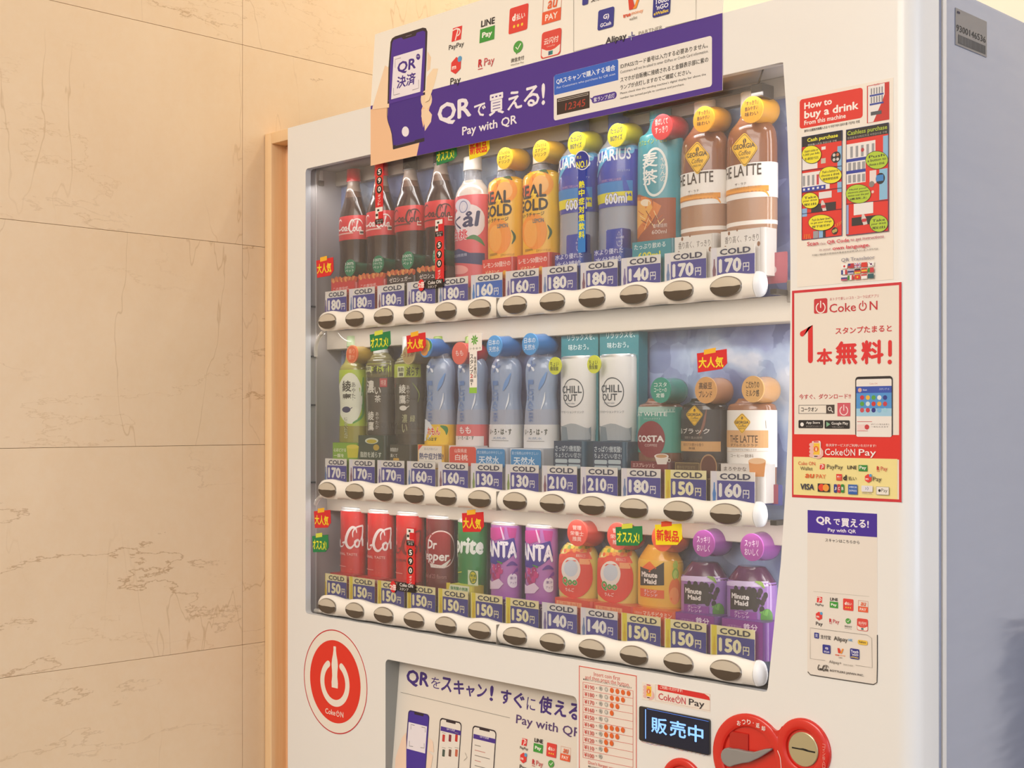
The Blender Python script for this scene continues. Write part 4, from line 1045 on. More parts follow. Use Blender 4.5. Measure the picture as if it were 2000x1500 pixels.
# juices
def juice(i):
    p = Prod(2, i, 'apple_juice_bottle', '', group='apple juice bottles in the bottom row')
    p.profile([(1062, 20), (1068, 25), (1078, 30), (1090, 33), (1110, 34), (1165, 34), (None, 32)])
    p.body([(None, plast('#cfae48')), (1090, plast('#e0c85c'))])
    def dr(A):
        for k in range(30): A.ellipse(1096 + (k * 29) % 84, 1068 + (k * 7) % 14, 4, ('#e8c83a', '#e2683a', '#8aa83a', '#efa040')[k % 4], 1.2, 10, lay=1 + .01 * k)
        A.poly(ell(1122, 1122, 36, 46, 30), '#dc4436', 1.5); A.poly([(1090, 1082), (1150, 1078), (1160, 1092), (1090, 1100)], '#e2553c', 1.55); A.text('果実まるごと', 1126, 1082, 1088, 1144, '#f8e0c8', lay=1.8); A.rect(1132, 1091, 1102, 1152, '#eca66e', lay=1.8)
        A.poly(ell(1116, 1112, 18, 24, 26), '#e9e6dc', 1.7); A.poly(ell(1116, 1110, 13, 16, 20), '#c8d8e2', 1.8)
        A.text('Qoo', 1100, 1125, 1143, 1128, '#4f9a3c', .05, out='#f4f0e0', ow=.07, lay=2.0).text('りんご', 1106, 1147, 1154, 1122, '#fbe8e0', .02, lay=2.0)
    p.sleeve(1066, 1168, mat('#dccb6a', .3, coat=.4), dr, .005, .012)
    p.tag(1127, 1041, 26, '#e8564a', '#d8483e', ['管理', '栄養士', '推奨'], '#fae0d4', 1042, .98)
    p.card(1084, 1166, 1158, '#dc4a38', '#d84a3a', lambda A: (A.rect(1087, 1172, 1181, 1136, '#f0a878', lay=1.5), A.text('すこやか、まっすぐ', 1090, 1173, 1180, 1132, '#e0583e', .01, lay=1.8), A.rect(1093, 1184, 1192, 1130, '#f0a878', lay=1.5), A.text('おいしさ', 1096, 1185, 1192, 1126, '#d84a30', .02, lay=1.8)), .030)
    return p
p = juice(7); p.root['label'] = 'apple juice bottle with red label beside the purple cans'
dup(p.root, PITCH, 'apple juice bottle with red label beside the orange juice')
def mm(i, name, label, body, lab, bl, txt, tg, cdc, cdd, grp=None):
    p = Prod(2, i, name, label, group=grp); x0 = colpx(p.x, .035); k = (x0 - 1460) ; s_ = 1 - (11 - i) * .045
    yy = lambda y: y + 0.0
    def f(x): return x0 + (x - 1453) * s_
    sh = {9: -42, 10: -14, 11: 0}[i]
    def g(y): return y + sh
    p.profile([(g(1108), 19), (g(1116), 24), (g(1130), 31), (g(1138), 34), (g(1148), 35), (g(1215), 35), (None, 33)])
    p.body([(None, plast(body))])
    def dr(A):
        if i == 9:
            A.ellipse(f(1505), g(1146), 9, '#a8c24a', .8); A.ellipse(f(1510), g(1164), 12, '#7fb03c', .8); A.ellipse(f(1510), g(1165), 9, '#b6d060', .8); A.ellipse(f(1502), g(1196), 25, '#e8783a', .7); A.ellipse(f(1500), g(1206), 17, '#f09a58', .8)
            A.poly([(f(1432), g(1150)), (f(1448), g(1138)), (f(1462), g(1152)), (f(1448), g(1160))], '#e8682e', 1.3)
            A.poly([(f(1428), g(1148)), (f(1450), g(1156)), (f(1478), g(1140)), (f(1478), g(1185)), (f(1428), g(1185))], '#33312f', 1.5)
        else:
            A.poly([(f(1400), g(1136)), (f(1440), g(1134)), (f(1545), g(1140)), (f(1545), g(1150)), (f(1400), g(1142))], '#d6c4e4', 1.0)
            for q in range(26): A.ellipse(f(1438 + (q * 17) % 58), g(1150 + (q * 23) % 42), 6.5, ('#35302f', '#443640', '#2c2a2c')[q % 3], .9, 12, lay=1.2 + .01 * q)
            A.stroke([(f(1476), g(1136), 3), (f(1486), g(1140), 7), (f(1492), g(1148), 3)], 5, '#8aa84e'); A.poly([(f(1428), g(1150)), (f(1478), g(1152)), (f(1478), g(1190)), (f(1428), g(1190))], '#33302f', 1.7)
            A.ellipse(f(1498), g(1206), 17, '#4f8a3c', .95); A.poly([(f(1482), g(1196)), (f(1498), g(1204)), (f(1514), g(1192)), (f(1498), g(1190))], '#6aa64a', 2.6)
            for q in range(10): A.ellipse(f(1440 + (q * 13) % 50), g(1214 + (q * 5) % 14), 6, ('#4a2c66', '#6a4488')[q % 2], .9, 12, lay=1.3 + .01 * q)
        A.text('Minute', f(1431), g(1157), g(1168), f(1464), '#efeae2', .04, lay=2.2).text('Maid', f(1436), g(1171), g(1181), f(1462), '#efeae2', .04, lay=2.2)
        A.rect(f(1428), g(1190), g(1206), f(1478), bl, lay=2.0); A.text(txt, f(1436), g(1192), g(1198), f(1462), '#f2e4f0', .01, lay=2.3).text('ブレンド', f(1436), g(1199), g(1205), f(1464), '#f2e4f0', .01, lay=2.3)
    p.sleeve(g(1136), g(1226), mat(lab, .3, coat=.4), dr, .005, .02)
    p.tag(*tg); p.card(*cdc, cdd, .030)
    return p
mm(9, 'orange_juice_bottle', 'orange juice bottle with orange neck tag, bottom row', '#e2a638', '#e8b83c', '#e2622e', 'オレンジ', (1293, 1051, 26, '#ec5f34', '#e2562f', [], '#ffffff', 1053, 1.0), (1236, 1186, 1320, '#e8602e', '#dd5a2e'),
   lambda A: (A.text('マルチビタミン', 1256, 1192, 1202, 1312, '#fbdcc8', .02), A.text('1日分の', 1240, 1193, 1198, 1254, '#fbdcc8'), A.rect(1256, 1207, 1208.5, 1290, '#f4a884')))
GT = ['スッキリ', 'おいしく']
p = mm(11, 'grape_juice_bottle', 'purple grape juice bottle at the right end of the bottom row', '#5b3352', '#9a72b6', '#8d3f98', 'グレープ', (1468, 1069, 27, '#aa4ca0', '#84408a', GT, '#f6e4f2', 1066, 1.05), (1410, 1206, 1498, '#8a2f92', '#6a3488'),
   lambda A: (A.text('鉄分', 1452, 1217, 1230, 1480, '#f2e0f2', .02), A.text('1日不足分の', 1420, 1219, 1225, 1448, '#d8a8d4')), 'grape juice bottles in the bottom row')
dup(p.root, -PITCH, 'purple grape juice bottle beside the orange juice bottle')

# ---------------------------------------------------------------- price cards
PRICE = ([180, 180, 180, 180, 180, 160, 160, 180, 180, 140, 170, 170], [170, 170, 170, 160, 160, 130, 130, 210, 210, 180, 150, 160], [150] * 7 + [140, 140, 150, 150, 150])
WHAT = (['red-capped cola bottle at the left wall', 'second cola bottle', 'first sugar-free cola bottle', 'sugar-free cola bottle with the 590 strip', 'pink peach soda', 'first lemon energy drink', 'second lemon energy drink', 'sports drink behind the strip', 'sports drink beside the barley tea', 'barley tea', 'café latte beside the barley tea', 'café latte at the right end'],
        ['lime-green tea', 'strong tea with red stamp', 'dark tea with white teapot', 'lemon water', 'peach water', 'plain water beside the peach water', 'plain water beside the teal holders', 'left relaxation drink', 'right relaxation drink', 'teal coffee bottle', 'black coffee', 'milk coffee'],
        ['red cola can at the left wall', 'second red cola can', 'sugar-free cola can', 'maroon spiced soda can', 'green lemon-lime can', 'grape soda beside the green can', 'grape soda beside the apple juice', 'apple juice beside the grape soda', 'apple juice beside the orange juice', 'orange juice', 'grape juice beside the orange juice', 'grape juice at the right end'])
CARDH = .0500
def price_card(r, i):
    yel = r == 2 and PRICE[r][i] == 150 or (r == 1 and i == 10)
    blue = (r == 0 and i == 5); green = r == 1 and i in (5, 6)
    head = '#f0e6b4' if yel else '#ebe6de'; pan = '#2f6cc4' if blue else ('#3c3c92' if yel else '#46449c')
    zc = ROWZ[r]; x = BX + i * PITCH; x0 = -.0345 if i else -.026; x1 = .0325
    o = MB().box((x0, 0, 0), (x1, .0006, CARDH), mat(head, .5)).build('price_card', None, None)
    o.location = (x, .0118, zc + .0015)
    tag(o, ('cream' if yel else 'white') + ' COLD price card reading %d under the %s' % (PRICE[r][i], WHAT[r][i]), 'price card', 'price cards along the button rails')
    A = Art(local=True); nar = '#e4d43c' if yel else '#ddd8de'
    bx = -24.5
    A.rect(bx - 8.3 if i else -25.5, 50, 0, bx - .4 + .2, nar if yel else '#e4e0e4', lay=.9)
    bc = '#3b3b8a' if 0 else ({True: '#d8b820'}.get(yel) or ('#3a86cc' if (blue or (r == 1 and i == 11)) else '#8ca25a' if green else ('#7a6aa0', '#6f88b4', '#8a5a6a')[(i + r) % 3]))
    bcx = bx - 4.0 if i else bx + .6
    if i or 1: A.poly([(bcx - .9, 36), (bcx + .9, 36), (bcx + 1.2, 28), (bcx + 2.7, 22), (bcx + 2.2, 15), (bcx + 2.6, 8), (bcx + 2.2, 1), (bcx - 2.2, 1), (bcx - 2.6, 8), (bcx - 2.2, 15), (bcx - 2.7, 22), (bcx - 1.2, 28)], bc)
    xl = bx + .5 if i else bx + 4.5
    A.rect(xl, 38.5, 0, 32.4, pan)
    A.text('COLD', xl + 4, 47.6, 40.0, 26.5, '#2f3352' if not yel else '#3a3a44', .035)
    for lx in (0,): pass
    num = str(PRICE[r][i]); nc = '#f3efe6' if not yel else '#f4ecc0'
    A.text(num, xl + 2.5, 35.5, 17.5, xl + 37, nc, .05); A.text('円', xl + 39, 28, 17.5, xl + 48.5, nc, .015)
    A.build('print', o)
    return o
for r in range(3):
    for i in range(12): price_card(r, i)
# ---------------------------------------------------------------- stickers, signs and posters
def leaner(A, Yb, zb, k):
    "make the art plane lean: y = Yb + (z - zb) * k"
    def c(px, py):
        if A.sub_: return A.sub_[0] + px * A.sub_[2], A.sub_[1] - py * A.sub_[2]
        Y = Yb
        for _ in range(5): x, z = P(px, py, Y); Y = Yb + (z - zb) * k
        return x - A.x0, z - A.z0
    A.c = c; A.Y = Yb; return A
def sheet(name, label, cat, box, col, draw, Y=-.0004, r=0.0, group=None, th=.0004, pts=None, side=None, rough=.4):
    "a flat sticker or card on the plane y=Y with its print"
    xl, yt, yb, xr = box; x0, z1 = P(xl, yt, Y); _, z0 = P(xl, yb, Y); x1, _ = P(xr, yt, Y)
    root = empty(name, (x0, Y, z0), label, cat, group)
    if pts: o_ = [P(a, b, Y) for a, b in pts]; out = [(a - x0, b - z0) for a, b in o_]
    else: out = rrect(0, 0, x1 - x0, z1 - z0, r, 5) if r else [(0, 0), (x1 - x0, 0), (x1 - x0, z1 - z0), (0, z1 - z0)]
    MB().prism(out, 0, th, mat(side or col, rough)).build('sheet', root, None)
    if draw:
        A = Art(Y, x0, z0); draw(A); A.build('print', root)
    return root

INK = '#2e2a2c'; REDC = '#e0322c'; PUR = '#4a2a8e'
def ic_paypay(A, x, y, k, txt=True):
    A.sub(x, y, k); A.poly([(-13, -13), (14, -13), (12, 14), (-15, 14)], '#e23a3a'); A.stroke([(-4, 12), (2, -6)], 3, '#f4ece4', False); A.ring(1, -2, 8, 2.6, '#f4ece4', 1.1, -90, 110, 14); A.stroke([(-16, -8), (-4, -10), (2, -9)], 2.4, '#f4ece4')
    if txt: A.text('PayPay', -22, 19, 32, 22, INK, .01)
    A.sub()
def ic_line(A, x, y, k):
    A.sub(x, y, k); A.text('LINE', -20, -27, -13, 21, INK, .03).rect(-22, -9, 20, 22, '#3f9a3c'); A.text('Pay', -15, -1, 14, 15, '#f2f0e6', .04); A.sub()
def ic_d(A, x, y, k):
    A.sub(x, y, k); A.rect(-26, -26, 26, 26, '#e0423a', 0 if k < .3 else .0022 * k * 1.3); A.text('d', -18, -13, 2, -8, '#f6f0e8', .06).text('払い', -6, -11, 2, 18, '#f6f0e8', .02)
    for q in (-11, 0, 11): A.ellipse(q, 13, 3.2, '#f2cf3c', 1, 8)
    A.sub()
def ic_au(A, x, y, k):
    A.sub(x, y, k); A.frame(-26, -28, 0, 26, .0006 * k * 1.4, '#d9a08a').text('au', -13, -21, -4, 13, '#e8683c', .02, .2).rect(-26, 0, 25, 26, '#e8603c'); A.text('PAY', -17, 6, 19, 17, '#f6ece2', .02); A.sub()
def ic_merc(A, x, y, k, txt=True):
    A.sub(x, y, k); A.poly([(-14, -8), (0, -17), (14, -8), (14, 9), (0, 17), (-14, 9)], '#e03a36'); A.ellipse(10, -11, 6, '#5aa0d0', 1, 14); A.text('m', -11, 0, 7, 1, '#f6ece2', .03)
    if txt: A.text('Pay', -14, 23, 41, 16, INK, .01)
    A.sub()
def ic_r(A, x, y, k):
    A.sub(x, y, k); A.text('R', -22, -9, 8, -10, '#c8202e', .04).rect(-22, 11, 12.5, -8, '#c8202e').text('Pay', -4, -8, 13, 26, '#c83a44', .0); A.sub()
def ic_wc(A, x, y, k):
    A.sub(x, y, k); A.ellipse(0, -10, 12.5, '#4fa044', 1.1); A.poly([(-8, -2), (-4, 5), (0, 0)], '#4fa044'); A.stroke([(-6, -10), (-1, -5), (7, -15)], 2.4, '#f4f2e6', False); A.text('微信支付', -19, 11, 20, 19, '#5a5654', .01).text('WeChat Pay', -19, 23, 28, 19, '#77726e'); A.sub()
def ic_up(A, x, y, k):
    A.sub(x, y, k); A.rect(-27, -27, 27, 27, '#dd4a40', .0045 * k); A.poly([(-25, 6), (-12, 12), (0, 14), (12, 12), (25, 6), (25, 20), (20, 25), (-20, 25), (-25, 20)], '#efe6dc', 2.5)
    A.text('云闪付', -20, -13, 0, 20, '#f6ece2', .01, lay=2.7).text('UnionPay', -11, 3, 7, 11, '#f0c8b8', lay=2.7); A.rect(-6, 15, 23, 0, '#3a5a7a', lay=2.8); A.rect(0, 15, 23, 6, '#2a8a7a', lay=2.8); A.sub()
def ic_gc(A, x, y, k):
    A.sub(x, y, k); A.rect(-21, -21, 20, 21, '#36388e', .003 * k); A.text('G)', -7, -10, 3, 9, '#eceaf4', .04).text('GCash', -14, 7, 15, 15, '#eceaf4', .03); A.sub()
def ic_tm(A, x, y, k):
    A.sub(x, y, k); A.poly([(-16, -22), (-4, -22), (2, -6), (-2, 2), (-12, 2)], '#d8402c'); A.poly([(4, -6), (10, -22), (18, -22), (8, 2), (-2, 2)], '#f0902c'); A.text('true', -29, 8, 16, -7, '#e0502c', .03).text('money', -5, 9, 17, 28, '#ee8a3c', .0).text('wallet', -10, 19, 26, 12, '#77706c'); A.sub()
def ic_tng(A, x, y, k):
    A.sub(x, y, k); A.rect(-22, -22, 22, 22, '#2f2f86', .003 * k); A.text('Touch', -18, -16, -4, 18, '#f0eef6', .03).text("'nGO", -14, -2, 8, 18, '#f0eef6', .03).text('eWallet', -19, 11, 18, 19, '#e8c83a', .03); A.sub()
def power(A, x, y, r, col, w_=.28):
    A.ring(x, y, r, r * w_, col, 1, 118, 422, 30); A.stroke([(x, y - r * 1.15), (x, y - r * .05)], r * w_, col, False)
def coke_on(A, xl, yt, yb, xr, col, paycol=None):
    "app name with the power-button O"
    x0, z0, x1, z1 = A.wbox(xl, yt, yb, xr); k = x1 - x0; zd = (z1 - z0) * .24; r = (z1 - z0) * .5; zc = (z0 + z1) / 2
    if paycol:
        A.wtext('Coke', x0, z0, x0 + k * .36, z1, col, .01); A.wtext('N', x0 + k * .51, z0, x0 + k * .60, z1, col, .01); A.wtext('Pay', x0 + k * .67, z0 - zd, x1, z1, paycol, .01); xw = x0 + k * .435; r = min(r, k * .075)
    else:
        A.wtext('Coke', x0, z0, x0 + k * .56, z1, col, .01); A.wtext('N', x0 + k * .84, z0, x1, z1, col, .01); xw = x0 + k * .70; r = min(r, k * .115)
    zc = z0 + r * .95
    o = ell(xw, zc, r, r, 25, 118, 422); i = ell(xw, zc, r * .74, r * .74, 25, 118, 422); l = A.lay
    for q in range(24): A.raw([o[q], o[q + 1], i[q + 1], i[q]], col, 'h')
    A.raw([(xw - r * .13, zc - r * .05), (xw + r * .13, zc - r * .05), (xw + r * .13, zc + r * 1.3), (xw - r * .13, zc + r * 1.3)], col)

# ---- the large two-part payment sign
ZT = 1.951; YS = -.0012
xa = P(724, 300, YS)[0]; xb = P(1411, 100, YS)[0]; zb = P(724, 322, YS)[1]; zb2 = P(1411, 178, YS)[1]; zb = (zb + zb2) / 2
big = empty('payment_sign', (xa, YS, zb), 'purple and white plastic payment sign with a drawn hand and phone above the window', 'sign')
LK = .075
MB().prism([(0, 0), (xb - xa, 0), (xb - xa, MZ - zb), (0, MZ - zb)], 0, .0008, mat('#eadfd0', .35)).build('lower_strip', big, None)
us = MB(); us.rings([[(x, (z - MZ) * LK + d, z - zb) for x, z in ((0, MZ), (xb - xa, MZ), (xb - xa, ZT), (0, ZT))] for d in (.0008, 0)], mat('#f3eee4', .4)); us.build('upper_board', big, None)
SK, SK2 = '#f0c49c', '#f3d6b4'
A = Art(YS, xa, zb)
xw = xb - xa; hz = MZ - zb
A.raw([(0, 0), (xw, 0), (xw, hz), (0, hz)], PUR, 1)
A.poly([(724, 214), (760, 205), (815, 192), (843, 186), (843, 196), (838, 215), (828, 245), (820, 275), (814, 304), (724, 324)], SK, 1.3)
A.poly([(758, 196), (830, 178), (830, 195), (823, 215), (824, 235), (828, 255), (829, 276), (768, 292), (765, 262), (757, 232)], '#43268a', 1.6)
A.poly([(768, 284), (829, 269), (829, 276), (768, 292)], '#2c2330', 1.7); A.stroke([(773, 284), (810, 275)], 1.2, '#5a3f9e', False, 1.8); A.stroke([(757, 200), (757, 232), (766, 262), (768, 290)], 1.6, '#2c2038', lay=1.75)
A.poly(ell(792, 257, 7, 10, 20), '#eee8ee', 2)
A.poly(ell(833, 194, 11, 18, 18), SK2, 2.0); A.poly([(824, 214), (834, 211), (844, 224), (842, 238), (830, 256), (829, 240), (823, 228)], SK2, 2.1)
for t, b in (('QR', (855, 204, 249, 921)), ('で', (926, 205, 231, 949)), ('買', (955, 186, 228, 985)), ('え', (991, 181, 217, 1020)), ('る', (1023, 172, 212, 1054)), ('!', (1058, 163, 206, 1065))):
    A.text(t, *b, '#efe9ee', .03 if t == 'QR' else .022, lay=2.4)
A.text('Pay with QR', 903, 248, 270, 1010, '#efe9ee', .02, lay=2.4)
A.rect(1082, 147, 236, 1391, '#ebe5de', .004, lay=2.4); A.rect(1082.5, 147, 186, 1208, '#2f62c4', .003, lay=2.6); A.rect(1083, 166, 186, 1208, '#2f62c4', lay=2.62)
A.text('QRスキャンで購入する場合', 1087, 154, 166, 1202, '#eaf0f8', .015, lay=3).text('For Customers who purchase by QR scan', 1088, 169.5, 175, 1202, '#d4e0f4', .0, lay=3)
A.rect(1088, 193, 225, 1152, '#33221e', lay=2.8); A.text('12345', 1104, 202, 216, 1143, '#a83a2a', .01, .1, lay=3); A.frame(1090, 195, 199, 1149, .0006, '#cfc4b8', lay=3)
A.rect(1156, 189, 203, 1205, '#4a2f92', .005, lay=2.8); A.poly([(1152, 191), (1160, 192), (1158, 198)], '#4a2f92', 2.8); A.text('紫ランプ点灯', 1160, 191, 200, 1201, '#eae6f0', .01, lay=3)
for t, y, h, xr in (('ID/PASS/カード番号は入力する必要ありません。', 125, 10, 1383), ('Customers will not be asked to enter ID/Pass or Credit Card information.', 138.5, 5.5, 1384), ('スマホが自販機に接続されると金額表示部に紫の', 151.5, 10, 1384),
                    ('ランプが点灯しますのでご確認ください。', 166.5, 9.5, 1350), ("Please check that the vending machine's digital display bar above the", 180.5, 5.5, 1379), ('number has turned purple to continue and purchase.', 190, 5.5, 1337)):
    A.text(t, 1212, y, y + h, xr, '#3a3630', .012 if h > 8 else 0.0, lay=3)
A.build('print', big)
A = leaner(Art(YS, xa, zb), YS, MZ, LK)
A.poly([(752, 128), (760, 132), (760, 210), (727, 214), (728, 208)], SK2, 1.1); A.poly([(835, 100), (842, 112), (840, 135), (834, 140)], SK2, 1.1); A.poly([(834, 150), (846, 134), (856, 134), (850, 160), (838, 196), (830, 200)], '#f4dcba', 1.1)
A.poly([(763, 82), (766, 75), (772, 71), (826, 54), (832, 55), (835, 62), (833, 120), (830, 185), (757, 203), (759, 130)], '#33262e', 1.3)
A.poly([(766, 84), (769, 78), (784, 73), (788, 77), (812, 70), (814, 64), (826, 60), (831, 62), (830, 120), (827, 186), (760, 203), (762, 130)], '#4d2b98', 1.5); A.stroke([(793, 71), (804, 68)], 1, '#8a7a8a', False, 1.6)
A.rect(769, 111, 193, 825, '#ece6ee', lay=1.8)
A.text('QR', 777, 122, 147, 813, '#43258a', .03, lay=2.1).text('決済', 776, 150, 174, 812, '#43258a', .025, lay=2.1)
for q in ([(772, 132), (772, 116), (783, 113)], [(769, 172), (769, 186), (781, 183)], [(818, 156), (818, 172), (806, 176)]): A.stroke(q, .9, '#4a3a4a', False, 2.1)
A.poly(ell(817, 111, 4, 6, 14), '#43258a', 2.1); A.text('Pay', 814.5, 109, 113, 819.5, '#ece6ee', 0, lay=2.3)
ic_paypay(A, 893, 65.5, 1.0); ic_line(A, 952, 62, .95); ic_d(A, 1013, 37, 1.0); ic_au(A, 1078, 20, .98); ic_merc(A, 891, 128, 1.0); ic_r(A, 949, 121, .95); ic_wc(A, 1012, 101, .95); ic_up(A, 1077, 85, .98)
A.stroke([(1121, -10), (1121, 101), (1178, 87)], .8, '#6a6a62', False); A.stroke([(1300, 54), (1360, 39), (1360, -10)], .8, '#6a6a62', False)
A.text('Alipay', 1184, 74, 90, 1224, '#37343a', .02).text('PARTNER', 1248, 62, 69, 1294, '#a09a94', 0); A.stroke([(1228, 72), (1233, 71)], 2, '#8a92c4', False); A.stroke([(1235, 63), (1235, 70), (1240, 69)], 2, '#3a3a8e', False); A.stroke([(1234, 74), (1234, 78)], 2, '#a4a8d0', False)
ic_gc(A, 1184, 37, .98); ic_tm(A, 1238, 16, .9); ic_tng(A, 1293, 10, .98); A.rect(1139, -8, 11, 1150, '#3a3a8e', .002); A.text('支付宝', 1156, -10, 5, 1180, '#3a363a', .01)
A.build('print', big, lambda x, z, l: (x, (z + zb - MZ) * LK - .00015 * l, z))

# ---- round app sticker
cx_, cz_ = P(655, 1333, 0); xl_ = P(594, 1333)[0]; xr_ = P(718, 1333)[0]; RO = (xr_ - xl_) / 2; cx_ = (xl_ + xr_) / 2
cz_ = (P(648, 1234)[1] + P(668, 1431)[1]) / 2; RO = max(RO, (P(648, 1234)[1] - P(668, 1431)[1]) / 2)
rs = empty('round_app_sticker', (cx_, -.0004, cz_), 'round red sticker with a white bottle power symbol, below the window at left', 'sticker')
MB().prism(ell(0, 0, RO, RO, 64), 0, .0004, mat('#efe6da', .35)).build('sheet', rs, None)
A = Art(local=True); R1 = RO * 1000; WH = '#efe6da'
A.ring(0, 0, R1, R1 * .022, '#c8323a', n=72); A.ellipse(0, 0, R1 * .795, '#e3311f', 1, 64)
A.ring(0, -R1 * .02, R1 * .46, R1 * .13, WH, 1, 122, 418, 44); 
for a_ in (122, 418): A.ellipse(R1 * .395 * math.cos(math.radians(a_)), -R1 * .02 + R1 * .395 * math.sin(math.radians(a_)), R1 * .065, WH, 1, 14)
bp_ = [(.035, .68), (.04, .66), (.04, .60), (.055, .52), (.085, .42), (.10, .32), (.085, .20), (.08, .10), (.10, -.02), (.095, -.12)]
A.poly([(R1 * a, R1 * b) for a, b in bp_] + [(-R1 * a, R1 * b) for a, b in bp_[::-1]], WH, 3)
A.sub_ = None; coke_on(A, -R1 * .30, -R1 * .55, -R1 * .655, R1 * .27, WH)
A.build('print', rs)

# ---- how-to-buy sheet
def cartoon(A):
    A.rect(1562, 195, 252, 1685, '#df3427', .0035); A.text('How to', 1571, 201, 214, 1625, '#f6efe8', .03).text('buy a drink', 1571, 217, 237, 1677, '#f6efe8', .03).text('From this machine', 1571, 236, 245, 1652, '#f6efe8', .02)
    A.text('飲料の自動販売機購入方法 이 자판기에서 음료수를 구입하는 방법', 1571, 253.5, 259, 1679, '#4a4644', .01)
    A.rect(1693.5, 168, 241, 1737, '#c8342e'); A.poly([(1695.5, 169), (1728, 162), (1728, 184), (1722, 200), (1706, 238), (1695.5, 240)], '#ebe6e4', 1.8)
    for j, y in ((0, 172), (1, 189)):
        for q in range(5): A.rect(1701 + 5.2 * q, y + 1 - q, y + 13 - q, 1703.6 + 5.2 * q, '#8f8f96', lay=2.1)
        A.rect(1699, y + 14, y + 17.5, 1726, '#3a4a9e', lay=2.2)
    A.rect(1701, 219, 226, 1722, '#55555a', lay=2.2); A.text('Coca-Cola', 1707, 164, 168, 1718, '#d8606a', 0, .2, lay=2.3)
    A.poly([(1712, 200), (1725, 190), (1736, 196), (1736, 236), (1708, 240)], '#df3427', 2.3) if 0 else None
    # cash column
    A.rect(1567, 268, 288, 1646, '#2b2527'); A.text('Cash purchase', 1577, 270.5, 280, 1637, '#e8e23a', .03).text('現金購入方法 현금으로 구매', 1578, 282, 286, 1634, '#c8c2be', .0)
    A.rect(1566.5, 288, 469.5, 1645, '#df362b'); A.rect(1636, 286, 335, 1645, '#8ab8dc'); A.rect(1567, 310, 333, 1597, '#ebe6e4'); A.rect(1605, 287, 293, 1613, '#ebe6e4'); A.rect(1604, 310, 320, 1613, '#c8c0b0')
    A.ellipse(1633, 307, 11, '#2b2527', 1); 
    for a, b in ((-3.5, -4), (3.5, -5), (-3.5, 5), (3.5, 4)): A.ellipse(1633 + a, 307 + b, 3.2, '#cfc8c4' if a < 0 or b > 0 else '#c87a5a', 1, 12)
    A.rect(1567, 339, 376, 1621, '#ebe6e4'); A.rect(1636, 356, 376, 1645, '#8ab8dc')
    for q in range(4): A.rect(1568.5 + 9 * q, 344 - q, 364 - q, 1573 + 9 * q, '#9b9ba0' if q != 3 else '#c8404a')
    A.rect(1567, 367, 376, 1613, '#3340a0')
    for q in range(5): A.rect(1569 + 9 * q, 369 - q * 1.3, 373 - q * 1.3, 1573 + 9 * q, '#e4e2ea')
    A.rect(1600, 376, 389, 1625, '#e4dedc'); A.rect(1585, 400, 415, 1633, '#3a3436'); A.poly([(1605, 392), (1608, 391), (1612, 398), (1615, 412), (1608, 413), (1604, 400)], '#d8ccc8', 3); A.rect(1605, 401, 407, 1613, '#c83a42', lay=3.2)
    A.rect(1567, 408, 424, 1577, '#8ab0dc'); A.rect(1589, 452, 466, 1599, '#9a9aa0'); A.rect(1600, 451, 465, 1608, '#8ab8e4'); A.rect(1608, 450, 464, 1613, '#3a3436'); A.ellipse(1631, 451, 7, '#33302f', 1); A.ellipse(1629, 452, 3.5, '#b8a45a', 1, 10); A.ellipse(1633, 450, 3.5, '#b8a45a', 1, 10)
    for k in range(4): A.stroke([(1634 + 3 * k, 444 - 2 * k), (1632 + 4 * k, 438 - 2 * k)], 1.2, '#f0a03c', False); A.stroke([(1573 + 3 * k, 458), (1572 + 4 * k, 465 + (k % 2) * 2)], 1.2, '#f0a03c', False)
    for y in (333, 376, 417): A.stroke([(1567, y + 1), (1645, y - 9)], 1, '#3a2c44', False)
    A.frame(1566.5, 268, 469.5, 1645.5, .0006, '#34406e')
    def bub(xc, yc, rx, ry, col, lines):
        A.poly(ell(xc, yc, rx + .8, ry + 1, 26), '#3a3430', 4.0); A.poly(ell(xc, yc, rx, ry, 26), col, 4.2)
        n_ = len(lines); h = ry * 1.35 / n_
        for k, t in enumerate(lines):
            y = yc - h * n_ / 2 + h * k; w_ = rx * (.72 if n_ > 2 and k in (0, n_ - 1) else .84)
            A.text(t, xc - w_, y + h * .12 + 2.2, y + h * .82 + 2.2, xc + w_, '#3a3a2c', .02, lay=4.5)
    YB, GB = '#ece12e', '#b2cc38'
    bub(1586, 302, 18.5, 17, YB, ['Insert coins or', '1,000 yen bills', '放入硬币或1千日元']); bub(1623, 342, 21.5, 16, YB, ['Push a button to', 'choose a drink', '请按按钮选择']); bub(1583.5, 392, 16.5, 15, YB, ['Take', 'your drink', '取出']); bub(1605, 435, 24.5, 15, YB, ['Push the lever down', 'to get your change', '按下退币杆'])
    # cashless column
    A.rect(1654, 254, 275, 1737, '#2f2a26'); A.text('Cashless purchase', 1656, 257, 268, 1734, '#a9bc3a', .02).text('无现金支付购买方法 비현금으로 구매', 1656, 268.5, 273, 1733, '#a8a29c', 0)
    A.rect(1654, 275, 461, 1737, '#df362b'); A.rect(1726, 266, 311, 1737, '#8ab8dc'); A.rect(1654, 283, 322, 1711, '#ebe6e4')
    for q in range(5): A.rect(1662 + 10.5 * q, 287 - q * 1.6, 309 - q * 1.6, 1667 + 10.5 * q, '#9b9ba0')
    A.ellipse(1686, 293, 4, '#b83a44', .9, 12); A.rect(1654, 312, 318, 1700, '#3340a0')
    A.rect(1654, 318, 361, 1692, '#ebe6e4')
    for q in range(4): A.rect(1658 + 9 * q, 319 - q, 335 - q, 1664 + 9 * q, '#9b9ba0'); A.rect(1658 + 9 * q, 343 - q, 358 - q, 1664 + 9 * q, '#9b9ba0')
